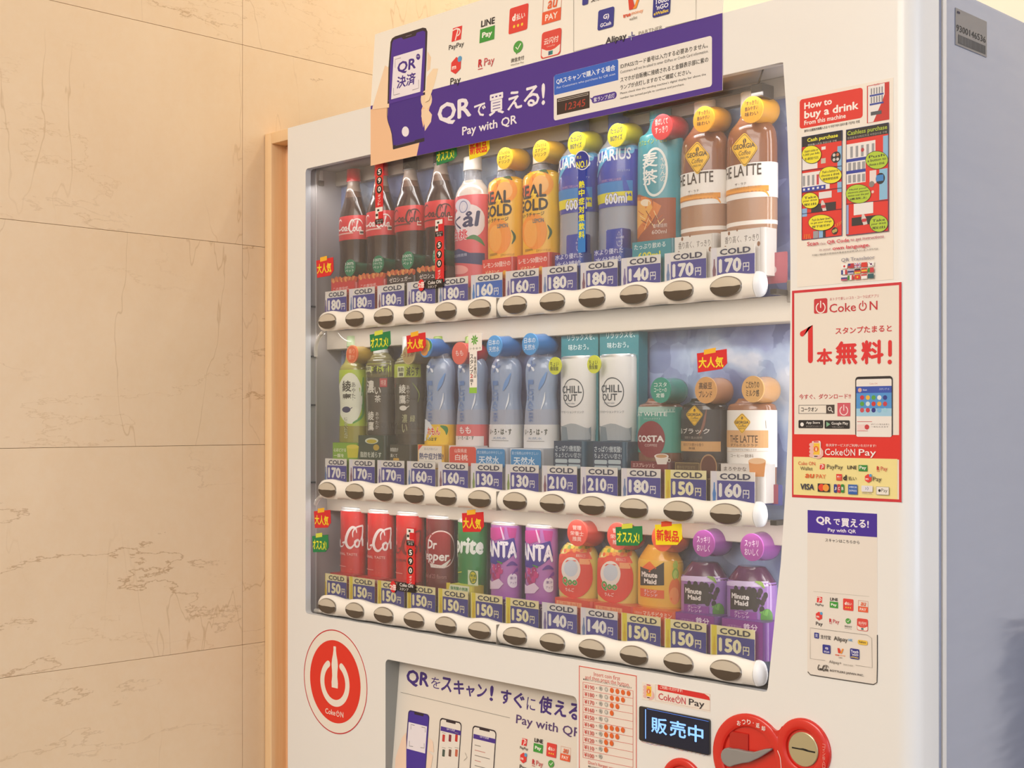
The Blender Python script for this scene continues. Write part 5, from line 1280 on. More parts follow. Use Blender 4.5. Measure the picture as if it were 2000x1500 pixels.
    A.rect(1654, 335, 341, 1692, '#3340a0'); A.rect(1700, 334, 360, 1713, '#e8d8d4'); A.rect(1719, 331, 391, 1735, '#8abcdc'); A.ellipse(1721, 349, 11, '#2b2a30', .9); A.rect(1713, 343, 355, 1727, '#3f86cc', lay=3.6); A.ellipse(1704, 360, 6, '#8a8480', 1, 12); A.ellipse(1706, 375, 3, '#e8c8c0', 1, 10)
    A.rect(1669, 399, 421, 1707, '#ebe6e4'); A.rect(1655, 401, 458, 1659, '#98a4d0'); A.rect(1665, 426, 442, 1712, '#33302f'); A.poly([(1685, 419), (1689, 418), (1693, 426), (1696, 438), (1688, 440), (1684, 428)], '#d8ccc8', 3.4); A.rect(1685, 428, 434, 1694, '#c83a42', lay=3.6)
    A.stroke([(1654, 399), (1737, 391)], 1, '#3a2c44', False); A.frame(1654, 254, 461, 1737, .0006, '#34406e')
    bub(1714, 313, 21.5, 17, GB, ['Push', 'a button to', 'choose a drink']); bub(1678, 379, 24, 18, GB, ['Hold your', 'electronic payment', 'device over the pad', '请放上']); bub(1718, 437, 17.5, 16, GB, ['Take', 'your drink', '取出'])
    C = '#d03a52'
    A.text('Scan', 1578, 473, 481, 1600, C, .02).text('this', 1603, 474, 479, 1614, '#a87a84').text('QR Code', 1617, 470, 478, 1660, C, .02).text('to get instructions', 1663, 466, 473, 1728, '#b4506a', .01)
    A.text('in your', 1602, 486, 492, 1625, '#a87a84').text('own language.', 1628, 482, 491, 1701, C, .02); A.text('扫描二维码即可获得您所需语言的说明 QR코드를 스캔하세요', 1588, 497, 501, 1717, '#4a4646', .0)
    A.text('QR Translator', 1645, 505, 513, 1710, '#6a6a84', 0)
    FL = [('#f0eeea', 'dot'), ('#b8303e', 'tw'), ('#d8cfe0', 'uk'), ('#d8362c', ''), ('#efecea', 'kr'), ('v', '#3a4488', '#efecea', '#c83a42'), ('h', '#b8b0d0', '#30386e', '#b8b0d0'), ('h', '#2c2624', '#c8342c', '#e8c03a'), ('h', '#c8342c', '#e8c03a', '#c8342c'), ('v', '#3f8a3c', '#c83a42', '#c83a42'),
          ('h', '#e8e6ea', '#3a4488', '#c05070'), ('v', '#3f8a3c', '#efecea', '#c83a42'), ('#d8422c', 'st'), ('h', '#c83a42', '#efecea', '#efecea'), ('#2f5a62', 'sa')]
    for q, f in enumerate(FL):
        x = 1645 + 13.1 * (q % 5); y = 516.5 + 11.6 * (q // 5) - 1.1 * (q % 5)
        if f[0] in 'hv':
            for k in range(3):
                if f[0] == 'h': A.rect(x, y + 3 * k, y + 3 * k + 3, x + 11.5, f[1 + k])
                else: A.rect(x + 3.8 * k, y - .4 * k, y + 9 - .4 * k, x + 3.8 * k + 3.8, f[1 + k])
        else:
            A.rect(x, y, y + 9, x + 11.5, f[0])
            if f[1] == 'dot': A.ellipse(x + 6, y + 4, 2.4, '#d0303c', 1, 12)
            if f[1] == 'tw': A.rect(x, y, y + 4.5, x + 5, '#3a3f86')
            if f[1] == 'uk': A.stroke([(x, y + 4.5), (x + 11.5, y + 3.5)], 1.6, '#c85068', False); A.stroke([(x + 5.7, y), (x + 5.7, y + 8)], 1.6, '#c85068', False); A.stroke([(x, y), (x + 11.5, y + 8)], .8, '#5a60a0', False); A.stroke([(x, y + 9), (x + 11.5, y - 1)], .8, '#5a60a0', False)
            if f[1] == 'kr': A.ellipse(x + 6, y + 4, 2.2, '#6a3a6a', 1, 12); A.stroke([(x + 2, y + 1), (x + 4, y + 3)], .8, '#333333', False); A.stroke([(x + 8, y + 6), (x + 10, y + 7)], .8, '#333333', False)
            if f[1] == 'st': A.ellipse(x + 5.7, y + 4, 2, '#f0d03a', 1, 5)
sheet('instruction_sticker', 'tall comic-style how-to-buy sticker with red banner, upper right of the front', 'sticker', (1557, 189, 561, 1745), '#efe7dc', cartoon)
# ---- app poster
def appp(A):
    A.frame(1547, 568, 971, 1761, .0031, '#cf2c36'); A.rect(1548.5, 848, 893, 1758, '#dd2a22'); A.rect(1550, 892, 966, 1753, '#efdf98')
    A.rect(1590, 584, 613, 1616, '#c83038', .002); A.sub(1603, 598, 1.0); power(A, 0, 3, 11, '#f2eae2', .2); A.sub(); A.text('おトクで楽しいコカ・コーラ公式アプリ', 1621, 581.5, 587.5, 1716, '#c85a62', 0)
    coke_on(A, 1620, 594, 611, 1714, '#c42c36'); A.text('スタンプたまると', 1632, 640, 653, 1742, '#cc3038', .02)
    A.stroke([(1567, 652), (1583, 637), (1583, 704)], 11, '#dc2a2c', False)
    for t, b in (('本', (1595, 681, 713, 1626)), ('無', (1632, 667, 713, 1675)), ('料', (1682, 665, 712, 1726))): A.text(t, *b, '#dc2a2c', .035)
    A.stroke([(1738.5, 668), (1738.5, 693)], 8, '#dc2a2c', False); A.ellipse(1738, 707, 4.6, '#dc2a2c', 1)
    A.text('今すぐ、ダウンロード!!', 1561, 770, 780, 1662, '#c83a48', .01); A.frame(1560, 791, 808, 1630, .0005, '#7a7672'); A.rect(1614, 791, 808, 1630, '#4a3f3a'); A.text('コークオン', 1565, 795, 804, 1597, '#3a3634', .01)
    A.ring(1621, 798.5, 4.2, 1.4, '#efe8e0', 1, n=16); A.stroke([(1623.5, 801), (1627, 805)], 1.6, '#efe8e0', False)
    A.rect(1636, 787, 813, 1661, '#d05a68'); A.sub(1648.5, 800, 1.0); power(A, 0, 2, 9.5, '#f2dcdc', .2); A.sub()
    A.rect(1560, 820.5, 836, 1608, '#241f20', .0012); A.text('App Store', 1575, 823, 829, 1602, '#eeeae6', .01).text('からダウンロード', 1575, 831, 834, 1606, '#b8b2ae'); A.ellipse(1567, 829, 4, '#eeeae6', 1, 14)
    A.rect(1611, 821, 837, 1660, '#241f20', .0012); A.text('Google Play', 1624.5, 824, 831, 1657, '#eeeae6', .01).text('で手に入れよう', 1625, 832.5, 835.5, 1648, '#b8b2ae'); A.poly([(1614.5, 823.5), (1622, 828.5), (1614.5, 834)], '#7fb08a')
    # phone
    A.rect(1671, 736, 853, 1744, '#2d2526', .004); A.rect(1673, 741, 853, 1742, '#ebe5df', .002); A.rect(1673, 755, 768, 1742, '#3552b0'); A.rect(1673, 768, 812, 1742, '#4f93d4'); A.rect(1673, 798, 813, 1742, '#9fcbe4'); A.text('Coke ON', 1699, 748, 751, 1714, '#c86a6a', 0); A.ellipse(1680, 762, 4.2, '#d8a89a', 1, 14)
    A.text('Guest', 1686, 760, 763, 1694, '#e6ecf6', .02).text('スタンプ 13', 1718, 758, 762, 1737, '#d4e0f4', 0)
    cs = ['#c83040', '#e8b43a', '#5aa03c', '#dfe6ea', '#2f3486', '#5aa03c', '#cfdfe2', '#cc3230', '#e8a83a', '#c83a48', '#c85058', '#c83a48', '#2f3486', '#7ab4e0', '#9acbe0']
    for q, c_ in enumerate(cs): A.ellipse(1684.5 + 11.2 * (q % 5), 776.5 + 12.3 * (q // 5) + .0 * q, 4.6, c_, 1, 16)
    A.rect(1675, 823, 824, 1704, '#c85a5a'); A.rect(1675, 829, 842, 1690, '#ead0cc'); A.ellipse(1694, 834, 5, '#c83a42', 1, 16); A.text('ポイントをためると', 1702, 827, 830, 1738, '#7a7472', 0).text('一本もらえます', 1702, 832, 835, 1736, '#7a7472', 0); A.rect(1675, 841, 842, 1696, '#d88a8a')
    hand(A, 1595, 878, 1.15); A.text('各決済サービスがご利用いただけます!', 1614, 866.5, 872, 1712, '#f6dcd4', .01); coke_on(A, 1612, 876, 889, 1712, '#f4ece8', '#f4ece8')
    A.text('Coke ON', 1560, 901, 908, 1593, '#d8543c', 0).text('Wallet', 1564, 911, 918, 1588, '#4a4640', 0); ic_paypay(A, 1607, 911, .38, False); A.text('PayPay', 1616, 907, 918, 1647, '#4a4640', 0)
    A.text('LINE', 1656, 909, 916, 1674, INK, .02); A.rect(1678, 908, 920, 1695, '#2f8a3c'); A.text('Pay', 1680, 910, 918, 1693, '#f0eee0', .02); ic_r(A, 1723, 915, .48)
    A.text('au', 1573, 925, 933, 1590, '#e0602c', .02, .2).text('PAY', 1595, 926, 934, 1614, '#e0602c', 0); ic_d(A, 1640, 932, .24); A.text('d', 1648, 927, 938, 1655, INK, .05).text('払い', 1658, 930, 938, 1674, INK, .01); ic_merc(A, 1697, 934, .5, False); A.text('Pay', 1706, 931, 942, 1723, INK, 0)
    A.text('VISA', 1564, 944, 956, 1591, '#2c3350', .03, .1); A.rect(1598.5, 944, 960, 1622, '#2c2426'); A.ellipse(1606, 952, 7, '#e2452a', 1); A.ellipse(1614.5, 952.5, 7, '#ec9a3c', 1)
    for k, c_ in enumerate(('#2f3a86', '#c83a42', '#2f8a3c')): A.rect(1630 + 7 * k, 945.5, 962, 1636 + 7 * k, c_, .0012); A.text('JCB'[k], 1631 + 7 * k, 951, 957, 1635 + 7 * k, '#efe8e4', .02)
    A.rect(1658, 946, 965, 1676, '#2c5fae'); A.text('AMERICAN', 1660, 949, 953, 1675, '#d8e0f0', .01).text('EXPRESS', 1660, 956, 960, 1675, '#d8e0f0', .01); A.rect(1684, 948, 960, 1706, '#e4e0e4', .001); A.ring(1694, 954, 4, 1, '#4a5a9a', 1, -60, 60, 10); A.ring(1691, 954, 3, 1, '#4a5a9a', 1, -60, 60, 10); A.text('Diners Club', 1686, 961, 964, 1704, '#8a86a0', 0)
    A.rect(1713, 950, 966, 1738, '#ece6dc', .0015); A.frame(1713, 950, 966, 1738, .0004, '#8a8680'); A.ellipse(1719.5, 958, 2.8, INK, 1, 12); A.text('Pay', 1723, 954, 963, 1735, '#4a4640', 0)
def hand(A, x, y, k):
    A.sub(x, y, k); A.poly([(-8, -14), (7, -15), (9, -13), (9, 12), (7, 14), (-8, 14)], '#f0dcd4', 5); A.rect(-7, -11, 9, 7, '#f2c23a', lay=5.2); A.ellipse(0, -1, 5, '#e2622c', 1, 12, lay=5.3); A.text('¥', -2, -4, 3, 2, '#f8e8c0', .02, lay=5.5); A.rect(-5, -14, -12, 5, '#c8323a', lay=5.3); A.rect(-4, 10.5, 12.5, 6, '#5a2a34', lay=5.3)
    for q in range(4): A.ellipse(-9, -8 + 6 * q, 3.4, '#eab8ae', 1.4, 12, lay=5.1)
    A.poly([(9, -4), (14, 2), (14, 10), (8, 15), (0, 16), (2, 12), (9, 8)], '#eab8ae', 5.1); A.sub()
sheet('app_poster', 'red-framed free drink app poster with a large red 1, right of the window', 'poster', (1547, 568, 971, 1761), '#ebe2d6', appp, r=.0015)
# ---- small payment sticker with peeling dark lower edge
def pays(A):
    A.rect(1577.5, 996, 1040, 1713, '#44279a'); A.text('QR', 1594, 1008, 1025, 1624, '#efe9f2', .04).text('で', 1628, 1013, 1025, 1641, '#efe9f2', .03).text('買える!', 1643, 1012, 1029, 1697, '#efe9f2', .03); A.text('Pay with QR', 1617, 1031, 1040, 1672, '#efe9f2', .02)
    A.text('スキャンはこちらから', 1612, 1051.5, 1058, 1679, '#4a4644', .01); A.stroke([(1589, 1155), (1698, 1165)], .5, '#b8b4a8', False)
    ic_paypay(A, 1601, 1171, .42); ic_line(A, 1629, 1179, .42); ic_d(A, 1657, 1181, .44); ic_au(A, 1686, 1185, .42); ic_merc(A, 1600, 1203, .5); ic_r(A, 1629, 1213, .46); ic_wc(A, 1657, 1217, .42); ic_up(A, 1685, 1220, .44)
    A.stroke([(1612, 1290), (1583, 1286), (1583, 1226), (1694, 1240), (1703, 1246), (1704, 1304), (1672, 1299)], .6, '#7a7670', False)
    A.rect(1591, 1235, 1246, 1600, '#33388c', .001); A.text('支', 1592.5, 1237, 1244, 1598.5, '#e8e8f4', 0).text('支付宝', 1603, 1239, 1247, 1623, '#4a4644', .01).text('Alipay', 1629, 1242, 1253, 1656, '#4a4644', .01).text('HK', 1658, 1247, 1252, 1666, '#5aa0d0', .02); A.rect(1676, 1249, 1258, 1695, '#e8c04a', .002); A.text('kakao', 1679, 1251, 1255, 1692, '#3a3020', .02)
    ic_gc(A, 1615, 1268, .42); ic_tm(A, 1642, 1275, .40); ic_tng(A, 1670, 1277, .46); A.text('Alipay+', 1620, 1289, 1296, 1644, '#5a5654', 0).text('PARTNER', 1648, 1296, 1299, 1667, '#a8a49c', 0)
    A.sub(1608, 1304, .5); cola_script(A, (-24, -14, 16, 26), '#3a3432'); A.sub(); A.text('BOTTLERS JAPAN INC.', 1622, 1307, 1312, 1688, '#4a4644', .02)
o = sheet('payment_sticker', 'small white payment sticker with purple header, below the red-framed poster', 'sticker', (1577, 996, 1316, 1713.5), '#e9e0d6', pays, r=.0018, th=.0009)
MB().tube([P_[0:1] + (-.0002,) + P_[1:] for P_ in [tuple(a - b for a, b in zip(P(*q, -.0004), (o.location.x, o.location.z))) for q in ((1578, 1312), (1583, 1318), (1640, 1327), (1706, 1337), (1713, 1333), (1713.6, 1300), (1713.6, 1240))]], .0005, mat('#3a3430', .5)).build('curled_edge', o)

# ---- coin table sticker
def coins(A):
    A.frame(1131, 1300, 1530, 1243.5, .0011, '#d8443c'); C = '#d24a42'
    A.text('Insert coin first', 1160, 1312, 1320, 1211, C, 0).text('and then press the button.', 1143, 1318, 1328, 1230, C, 0).text('●硬貨を入れてからボタンを押してください。飲み物が出ます', 1139, 1324.5, 1328, 1234, '#4a4240', .0)
    p = 14.72
    for r in range(11): A.stroke([(1139, 1332 + p * r), (1236.5, 1332 + p * r + 17.2 - .0 * r * 1.0 + r * .25)], .7, C, False)
    A.stroke([(1139, 1332), (1139, 1332 + p * 10)], .7, C, False); A.stroke([(1236.5, 1349), (1236.5, 1349 + p * 10 + 2)], .7, C, False)
    pat = ['ggoooo', 'ggooo', 'ggoo', 'ggo', 'gg', 'goooo', 'gooo', 'goo', 'go', 'g']
    for r, t in enumerate(pat):
        y = 1332 + p * r; A.text('¥%d' % (190 - 10 * r), 1142, y + 4, y + 12.5, 1161, C, .01); A.ellipse(1165.5, y + 11.5, 1, '#4a4240', 1, 8)
        for k, ch in enumerate(t):
            x = 1173.5 + 10.9 * k; A.ellipse(x, y + 12.6 + 1.9 * k - k * .0, 5.2 if ch == 'o' else 4.6, '#e2682c' if ch == 'o' else '#b8b4ac', .95, 16)
            if ch == 'g': A.ellipse(x, y + 12.6 + 1.9 * k, 2.2, '#dad4cc' if k else '#8f8c84', .95, 10)
    A.text("Don't forget your change", 1150, 1485, 1493, 1229, C, 0).text('●おつりをお忘れなく', 1150, 1494, 1498, 1180, '#4a4240', .02)
sheet('coin_chart_sticker', 'red-outlined coin combination chart below the window', 'sticker', (1130, 1299, 1531, 1244.5), '#eee2d6', coins)
def cop(A):
    A.frame(1280, 1337, 1368, 1387, .0003, '#c8a098'); A.poly([(1285, 1337), (1376, 1355), (1385, 1361), (1387, 1368), (1285, 1347.5)], '#d92f2b', 2); A.text('ご利用いただけます!', 1289, 1338.5, 1345, 1333, '#f6dcd0', .02, lay=2.4)
    hand(A, 1267, 1351, 1.0); coke_on(A, 1286, 1353, 1366, 1376, '#cc4650', '#3a3436')
sheet('app_payment_sticker', 'small white and red app payment sticker above the lit display', 'sticker', (1254, 1332, 1366, 1387.5), '#eee4d8', cop)

# ---- poster inside the lower recess (leans back)
x0, x1, zt = REC; LR = .095; YR = .030
xa = P(778, 1292, YR)[0]; 
lp = empty('recess_poster', (xa, YR, zt - .32), 'white scan-to-pay poster with purple lettering inside the lower recess', 'poster')
zo = zt - .32; zp = zt - .0006
lp.location = (xa, 0, zo)
def yr(z): return YR + (z - zp) * LR
us = MB(); wq = x1 - xa + .012
us.rings([[(x, yr(z) + d, z - zo) for x, z in ((0, zo + .002), (wq - .014, zo + .002), (wq - .014, zp), (0, zp))] for d in (.001, 0)], mat('#e9e0d4', .4)); us.build('sheet', lp, None)
A = leaner(Art(0, xa, zo), YR, zp, LR)
for t, b, w_ in (('QR', (795, 1306, 1338, 840), .035), ('を', (843, 1321, 1343, 861), 0), ('ス', (863, 1321, 1349, 884), .03), ('キ', (887, 1327, 1354, 908), .03), ('ャ', (911, 1338, 1359, 928), .03), ('ン', (933, 1335, 1361, 952), .03), ('!', (958, 1338, 1369, 965), .03),
                 ('す', (979, 1345, 1374, 1000), .03), ('ぐ', (1004, 1350, 1381, 1026), .03), ('に', (1030, 1361, 1386, 1047), 0), ('使', (1054, 1357, 1392, 1080), .03), ('え', (1084, 1366, 1397, 1108), .03)):
    A.text(t, *b, '#47307e', w_)
A.text('る', 1112, 1371, 1404, 1137, '#47307e', .03)
A.text('Pay with QR', 1009, 1395, 1418, 1138, '#5a4276', .012)
A.stroke([(783, 1352), (996, 1402)], .8, '#8a847c', False)
def phone(x, y, w_, kind):
    A.rect(x, y, y + 150, x + w_, '#33262e' if kind else '#3b2a6a', .006); A.rect(x + 1.6, y + 3, y + 150, x + w_ - 1.6, '#eae2d8' if kind else '#47309a', .005)
    A.rect(x + w_ * .28, y + 4, y + 9, x + w_ * .72, '#33262e', .001)
    if kind:
        A.rect(x + 1.6, y + 17, y + 26, x + w_ - 1.6, '#4a2f8e'); A.text('QRで決済', x + w_ * .3, y + 20, y + 24.5, x + w_ * .68, '#e4dcec', .01)
    return x, y
phone(798, 1386, 42, 0); A.rect(798.5, 1410, 1463, 835, '#ebe4ea', lay=3)
for q in ([(803, 1424), (803, 1415), (810, 1416.5)], [(824, 1420), (831, 1421.5), (831, 1430)], [(800, 1447), (800, 1457), (807, 1458)], [(829, 1452), (829, 1461), (822, 1460)]): A.stroke(q, .9, '#4a4048', False, lay=3.2)
A.poly([(757 + 16, 1480), (786, 1440), (794, 1430), (794, 1500), (770, 1530)], '#f3d4bc', 2.2); A.poly([(838, 1440), (846, 1448), (848, 1470), (838, 1466)], '#f3d8c2', 2.2); A.poly([(836, 1466), (846, 1476), (842, 1500), (832, 1510)], '#f3d8c2', 2.4)
phone(860, 1401, 43, 1)
for r in range(2):
    for c_ in range(3): A.rect(865 + 12.5 * c_, 1434 + 29 * r + 0 * c_, 1448 + 29 * r, 870 + 12.5 * c_, ('#c83a38', '#8a2a3a', '#c8322c', '#4a5a50', '#6a4a40', '#c86a50')[r * 3 + c_], .001, lay=4); A.rect(864 + 12.5 * c_, 1430 + 29 * r, 1431 + 29 * r, 871 + 12.5 * c_, '#9a948c', lay=4)
phone(924, 1416, 47, 1)
for k in range(5): A.rect(928, 1454 + 10 * k, 1455.5 + 10 * k, 940 + (k % 3) * 9, ('#8a847c', '#c88a80')[k % 2], lay=4)
A.stroke([(909, 1470), (913, 1479), (907, 1485)], .8, '#8a847c', False)
ic_paypay(A, 1025, 1449, .5); ic_line(A, 1052, 1458, .56); ic_d(A, 1078, 1465, .5); ic_au(A, 1105, 1473, .5); ic_merc(A, 1023, 1480, .6); ic_r(A, 1050, 1490, .6); ic_wc(A, 1077, 1497, .55)
o = A.build('print', lp, lambda x, z, l: (x, yr(z + zo) - .00015 * l, z))
bm = bmesh.new(); bm.from_mesh(o.data); bmesh.ops.bisect_plane(bm, geom=bm.verts[:] + bm.edges[:] + bm.faces[:], plane_co=(x1 - xa - .003, 0, 0), plane_no=(1, 0, 0), clear_outer=True)
bmesh.ops.bisect_plane(bm, geom=bm.verts[:] + bm.edges[:] + bm.faces[:], plane_co=(0, 0, .004), plane_no=(0, 0, -1), clear_outer=True); bm.to_mesh(o.data); bm.free()

# ---- lit display and coin unit
dx0, dz1 = P(1251, 1378); _, dz0 = P(1251, 1445); dx1 = P(1388.5, 1400)[0]
ds = MB(); ds.prism(rrect(dx0, dz0, dx1, dz1, .003), -.003, .004, mat('#1a1a22', .15, coat=.6)); ds = ds.build('display', vm)
A = Art(-.0031); A.rect(1257, 1383, 1446, 1385, '#141b33'); 
GLW = mat('#7aaeff', .5, emit=.95); GL2 = mat('#4a78d8', .5, emit=.7)
A.stroke([(1261, 1386), (1261, 1442)], 1.8, GLW, False); A.stroke([(1264, 1384), (1384, 1409)], .8, GL2, False)
for t, b in (('販', (1272, 1399, 1430, 1303)), ('売', (1308, 1405, 1437, 1340)), ('中', (1344, 1413, 1446, 1374))): A.text(t, *b, GLW, .018)
A.build('screen_text', ds, abs_y=True)
A = Art(-.0003)
for k in range(14): A.stroke([(1253 + 9 * k, 1448 + 1.9 * k), (1262 + 9 * k, 1451 + 1.7 * k + 2 * math.sin(k)), (1270 + 8 * k, 1449 + 2.1 * k)], .5, ('#d86a6a', '#7a6ab8')[k % 2], True)
A.build('worn_sticker_trace', vm, abs_y=True)
RED = mat('#d6281d', .25, coat=.5); RDK = mat('#b81f16', .3, coat=.4)
def pc(px, py): return P(px, py, 0)
c1, c2, c3 = pc(1466, 1482), pc(1571, 1463), pc(1335, 1532)
r1 = .0548; r2 = .0365; r3 = .0335
def bowl(m, c, r, rin, dy, mi, ky=1.0):
    "raised ring with rounded rim falling into a round recess"
    pr = [(r, 0.0), (r, -.002), (r - .0008, -.0035), (r - .003, -.0044), (rin + .002, -.0044), (rin, -.0036), (rin - .001, dy), (0.0005, dy)]
    pr = [(a_, y_ * ky) for a_, y_ in pr]
    n = 56; m.rings([[(c[0] + a * math.cos(2 * PI * j / n), y, c[1] + a * math.sin(2 * PI * j / n)) for j in range(n)] for a, y in pr], mi, False, True)
cu = MB(); bowl(cu, c1, r1, .0395, -.0006, RED); cm = cu.build('coin_return', vm, 40)
cu = MB(); bowl(cu, c2, r2, .0235, -.0010, RED, 1.09); cs_ = cu.build('coin_slot', vm, 40)
cu = MB(); bowl(cu, c3, r3, .024, -.0015, RED); cu.build('bill_knob', vm, 40)
# bridge between the two rings
br = MB(); d0 = math.hypot(c2[0] - c1[0], c2[1] - c1[1]); th0 = math.atan2(c2[1] - c1[1], c2[0] - c1[0]); tq = (d0 * d0 + r1 * r1 - r2 * r2) / (2 * d0)
A1 = math.acos(tq / r1); A2 = math.acos((d0 - tq) / r2)
for sg in (1, -1):
    arc1 = [(c1[0] + (r1 - .003) * math.cos(th0 + sg * (A1 + t)), c1[1] + (r1 - .003) * math.sin(th0 + sg * (A1 + t))) for t in (.30, 0)]
    p1_ = (c1[0] + r1 * math.cos(th0 + sg * (A1 + .26)), c1[1] + r1 * math.sin(th0 + sg * (A1 + .26))); p2_ = (c2[0] + r2 * math.cos(th0 + PI - sg * (A2 + .36)), c2[1] + r2 * math.sin(th0 + PI - sg * (A2 + .36)))
    q_ = (c1[0] + r1 * math.cos(th0 + sg * A1), c1[1] + r1 * math.sin(th0 + sg * A1)); ins = (c2[0] + (r2 - .004) * math.cos(th0 + PI - sg * A2), c2[1] + (r2 - .004) * math.sin(th0 + PI - sg * A2))
    cur = [((1 - t) ** 2 * p1_[0] + 2 * t * (1 - t) * q_[0] + t * t * p2_[0], (1 - t) ** 2 * p1_[1] + 2 * t * (1 - t) * q_[1] + t * t * p2_[1]) for t in [k / 8 for k in range(9)]]
    br.prism(cur + [ins, arc1[1]], -.0040, 0, RED)
br.prism([(c1[0] + .046, c1[1] + .006), (c1[0] + .040, c1[1] - .012), (c1[0] + .044, c1[1] - .052), (c2[0] - .012, c2[1] - .040), (c2[0] - .006, c2[1] - .034), (c2[0] - .022, c2[1] - .016), (c2[0] - .028, c2[1] + .006)], -.00456, 0, RED)
br.build('bridge', cm, None)
mb = MB(); mb.box((c1[0] - .030, -.0024, c1[1] + .003), (c1[0] - .002, -.0005, c1[1] + .030), RDK, .0008, 1); mb.build('recess_block', cm)
# lever
LV = mat('#8f8b88', .4, coat=.2); pv = pc(1430, 1477)
out = []
for t in range(0, 11): an = math.radians(75 + 235 * t / 10); out.append((pv[0] + .0115 * math.cos(an), pv[1] + .0115 * math.sin(an)))
k_ = [pc(1456, 1489), pc(1470, 1487), pc(1490, 1478), pc(1512, 1464), pc(1513, 1460), pc(1500, 1461), pc(1478, 1467), pc(1462, 1465), pc(1446, 1461)]
lm = MB(); lm.prism(out + k_, -.0085, -.002, LV); o = lm.build('lever', cm, None)
bv = o.modifiers.new('edge', 'BEVEL'); bv.width = .0012; bv.segments = 2
lm = MB(); n = 40; lm.rings([[(c2[0] + a_ * math.cos(2 * PI * j / n), y, c2[1] + a_ * math.sin(2 * PI * j / n)) for j in range(n)] for a_, y in ((.0203, -.0009), (.0203, -.0024), (.0195, -.0030))], mat('#cfc9a8', .28, .8))
pl_ = lm.build('slot_plate', cs_)
sx0, sz0 = c2
MB().prism([(sx0 + a_, sz0 + b_) for a_, b_ in ((-.0150, .0006), (-.004, .0007), (0, .0014), (.004, .0012), (.008, .0004), (.0165, .0004), (.0165, -.0014), (.006, -.0014), (0, -.0008), (-.008, -.0010), (-.0150, -.0010))], -.0034, -.0029, mat('#191714', .5)).build('slot', cs_, None)
A = Art(-.0049)
for t, x, y in (('お', 1443, 1411.5), ('つ', 1452.5, 1409.5), ('り', 1462.5, 1409.5), ('返', 1480, 1416), ('却', 1491, 1422)): A.text(t, x - 3.6, y - 4.8, y + 4.8, x + 3.8, '#f6e6e0', .02)
A.ellipse(1471.5, 1412, 1, '#f6e6e0', 1, 10)
A.vtext('コイン投入口', 1606.5, 1452, 1500, 1612, '#f0a89c', .0)
A.stroke([(1519, 1466), (1524, 1480), (1526, 1500)], 1.4, '#f6e6e0')
A.build('print', cm, abs_y=True)

# ---- promotional tags stuck on the pane
YG = .0094
def pop(kind, xc, yc, w_, label, k=1.0):
    t, bg, fg, tab = {'pop': ('大人気', '#d8262c', '#f4d62c', '#f2b62c'), 'rec': ('オススメ!', '#1c8048', '#f0ea34', '#d8dc4a'), 'new': ('新製品', '#f4dc1e', '#e23a26', '#e2502c')}[kind]
    h = w_ * 1.0 * k; sl = -.22 if yc < 500 else (-.085 if yc < 800 else .04)
    a, b, c_, d = xc - w_ / 2, xc + w_ / 2, yc - h / 2, yc + h / 2
    q = w_ * sl / 2
    pts = [(a, c_ - q + 1), (b, c_ + q - 3), (b + 1, d + q - h * .34), (b - w_ * .16, d + q - 2), (a + 2, d - q)]
    def dr(A):
        A.poly([(a + w_ * .24, c_ - h * .13 - q * .6), (a + w_ * .64, c_ - h * .2 + q * .2), (a + w_ * .64, c_ + h * .05 + q * .2), (a + w_ * .24, c_ + h * .12 - q * .6)], tab, 1.5)
        yl = yc - (q * .85); n_ = len(t)
        A.text(t, a + w_ * .06, yl - h * .27, yl + h * .30, b - w_ * .1, fg, .03, lay=2)
    return sheet('promotion_tag', label, 'tag', (a, c_, d, b), bg, dr, YG, group='promotional tags on the window', th=.0005, pts=pts)
pop('pop', 634, 524, 33, 'red and yellow promotional tag at the left wall, top row', 1.05)
pop('rec', 871, 303, 40, 'green promotional tag just under the purple sign', .8)
pop('new', 935, 288, 40, 'yellow promotional tag above the pink peach soda', 1.0)
pop('rec', 742, 668, 40, 'green promotional tag above the strong tea bottle', .85)
pop('pop', 812, 671, 37, 'red promotional tag above the dark tea with white teapot', .95)
pop('pop', 1390, 706, 58, 'red promotional tag above the black coffee', .66)
pop('pop', 629, 1015, 32, 'upper red promotional tag at the left wall, bottom row', 1.05)
pop('rec', 625, 1063, 31, 'green promotional tag at the left wall, bottom row', 1.05)
pop('pop', 923, 1021, 42, 'red promotional tag in front of the green soda can', .9)
pop('rec', 1228, 1048, 52, 'green promotional tag in front of the second apple juice tag', .72)
pop('new', 1305, 1045, 52, 'yellow promotional tag in front of the orange juice', .78)
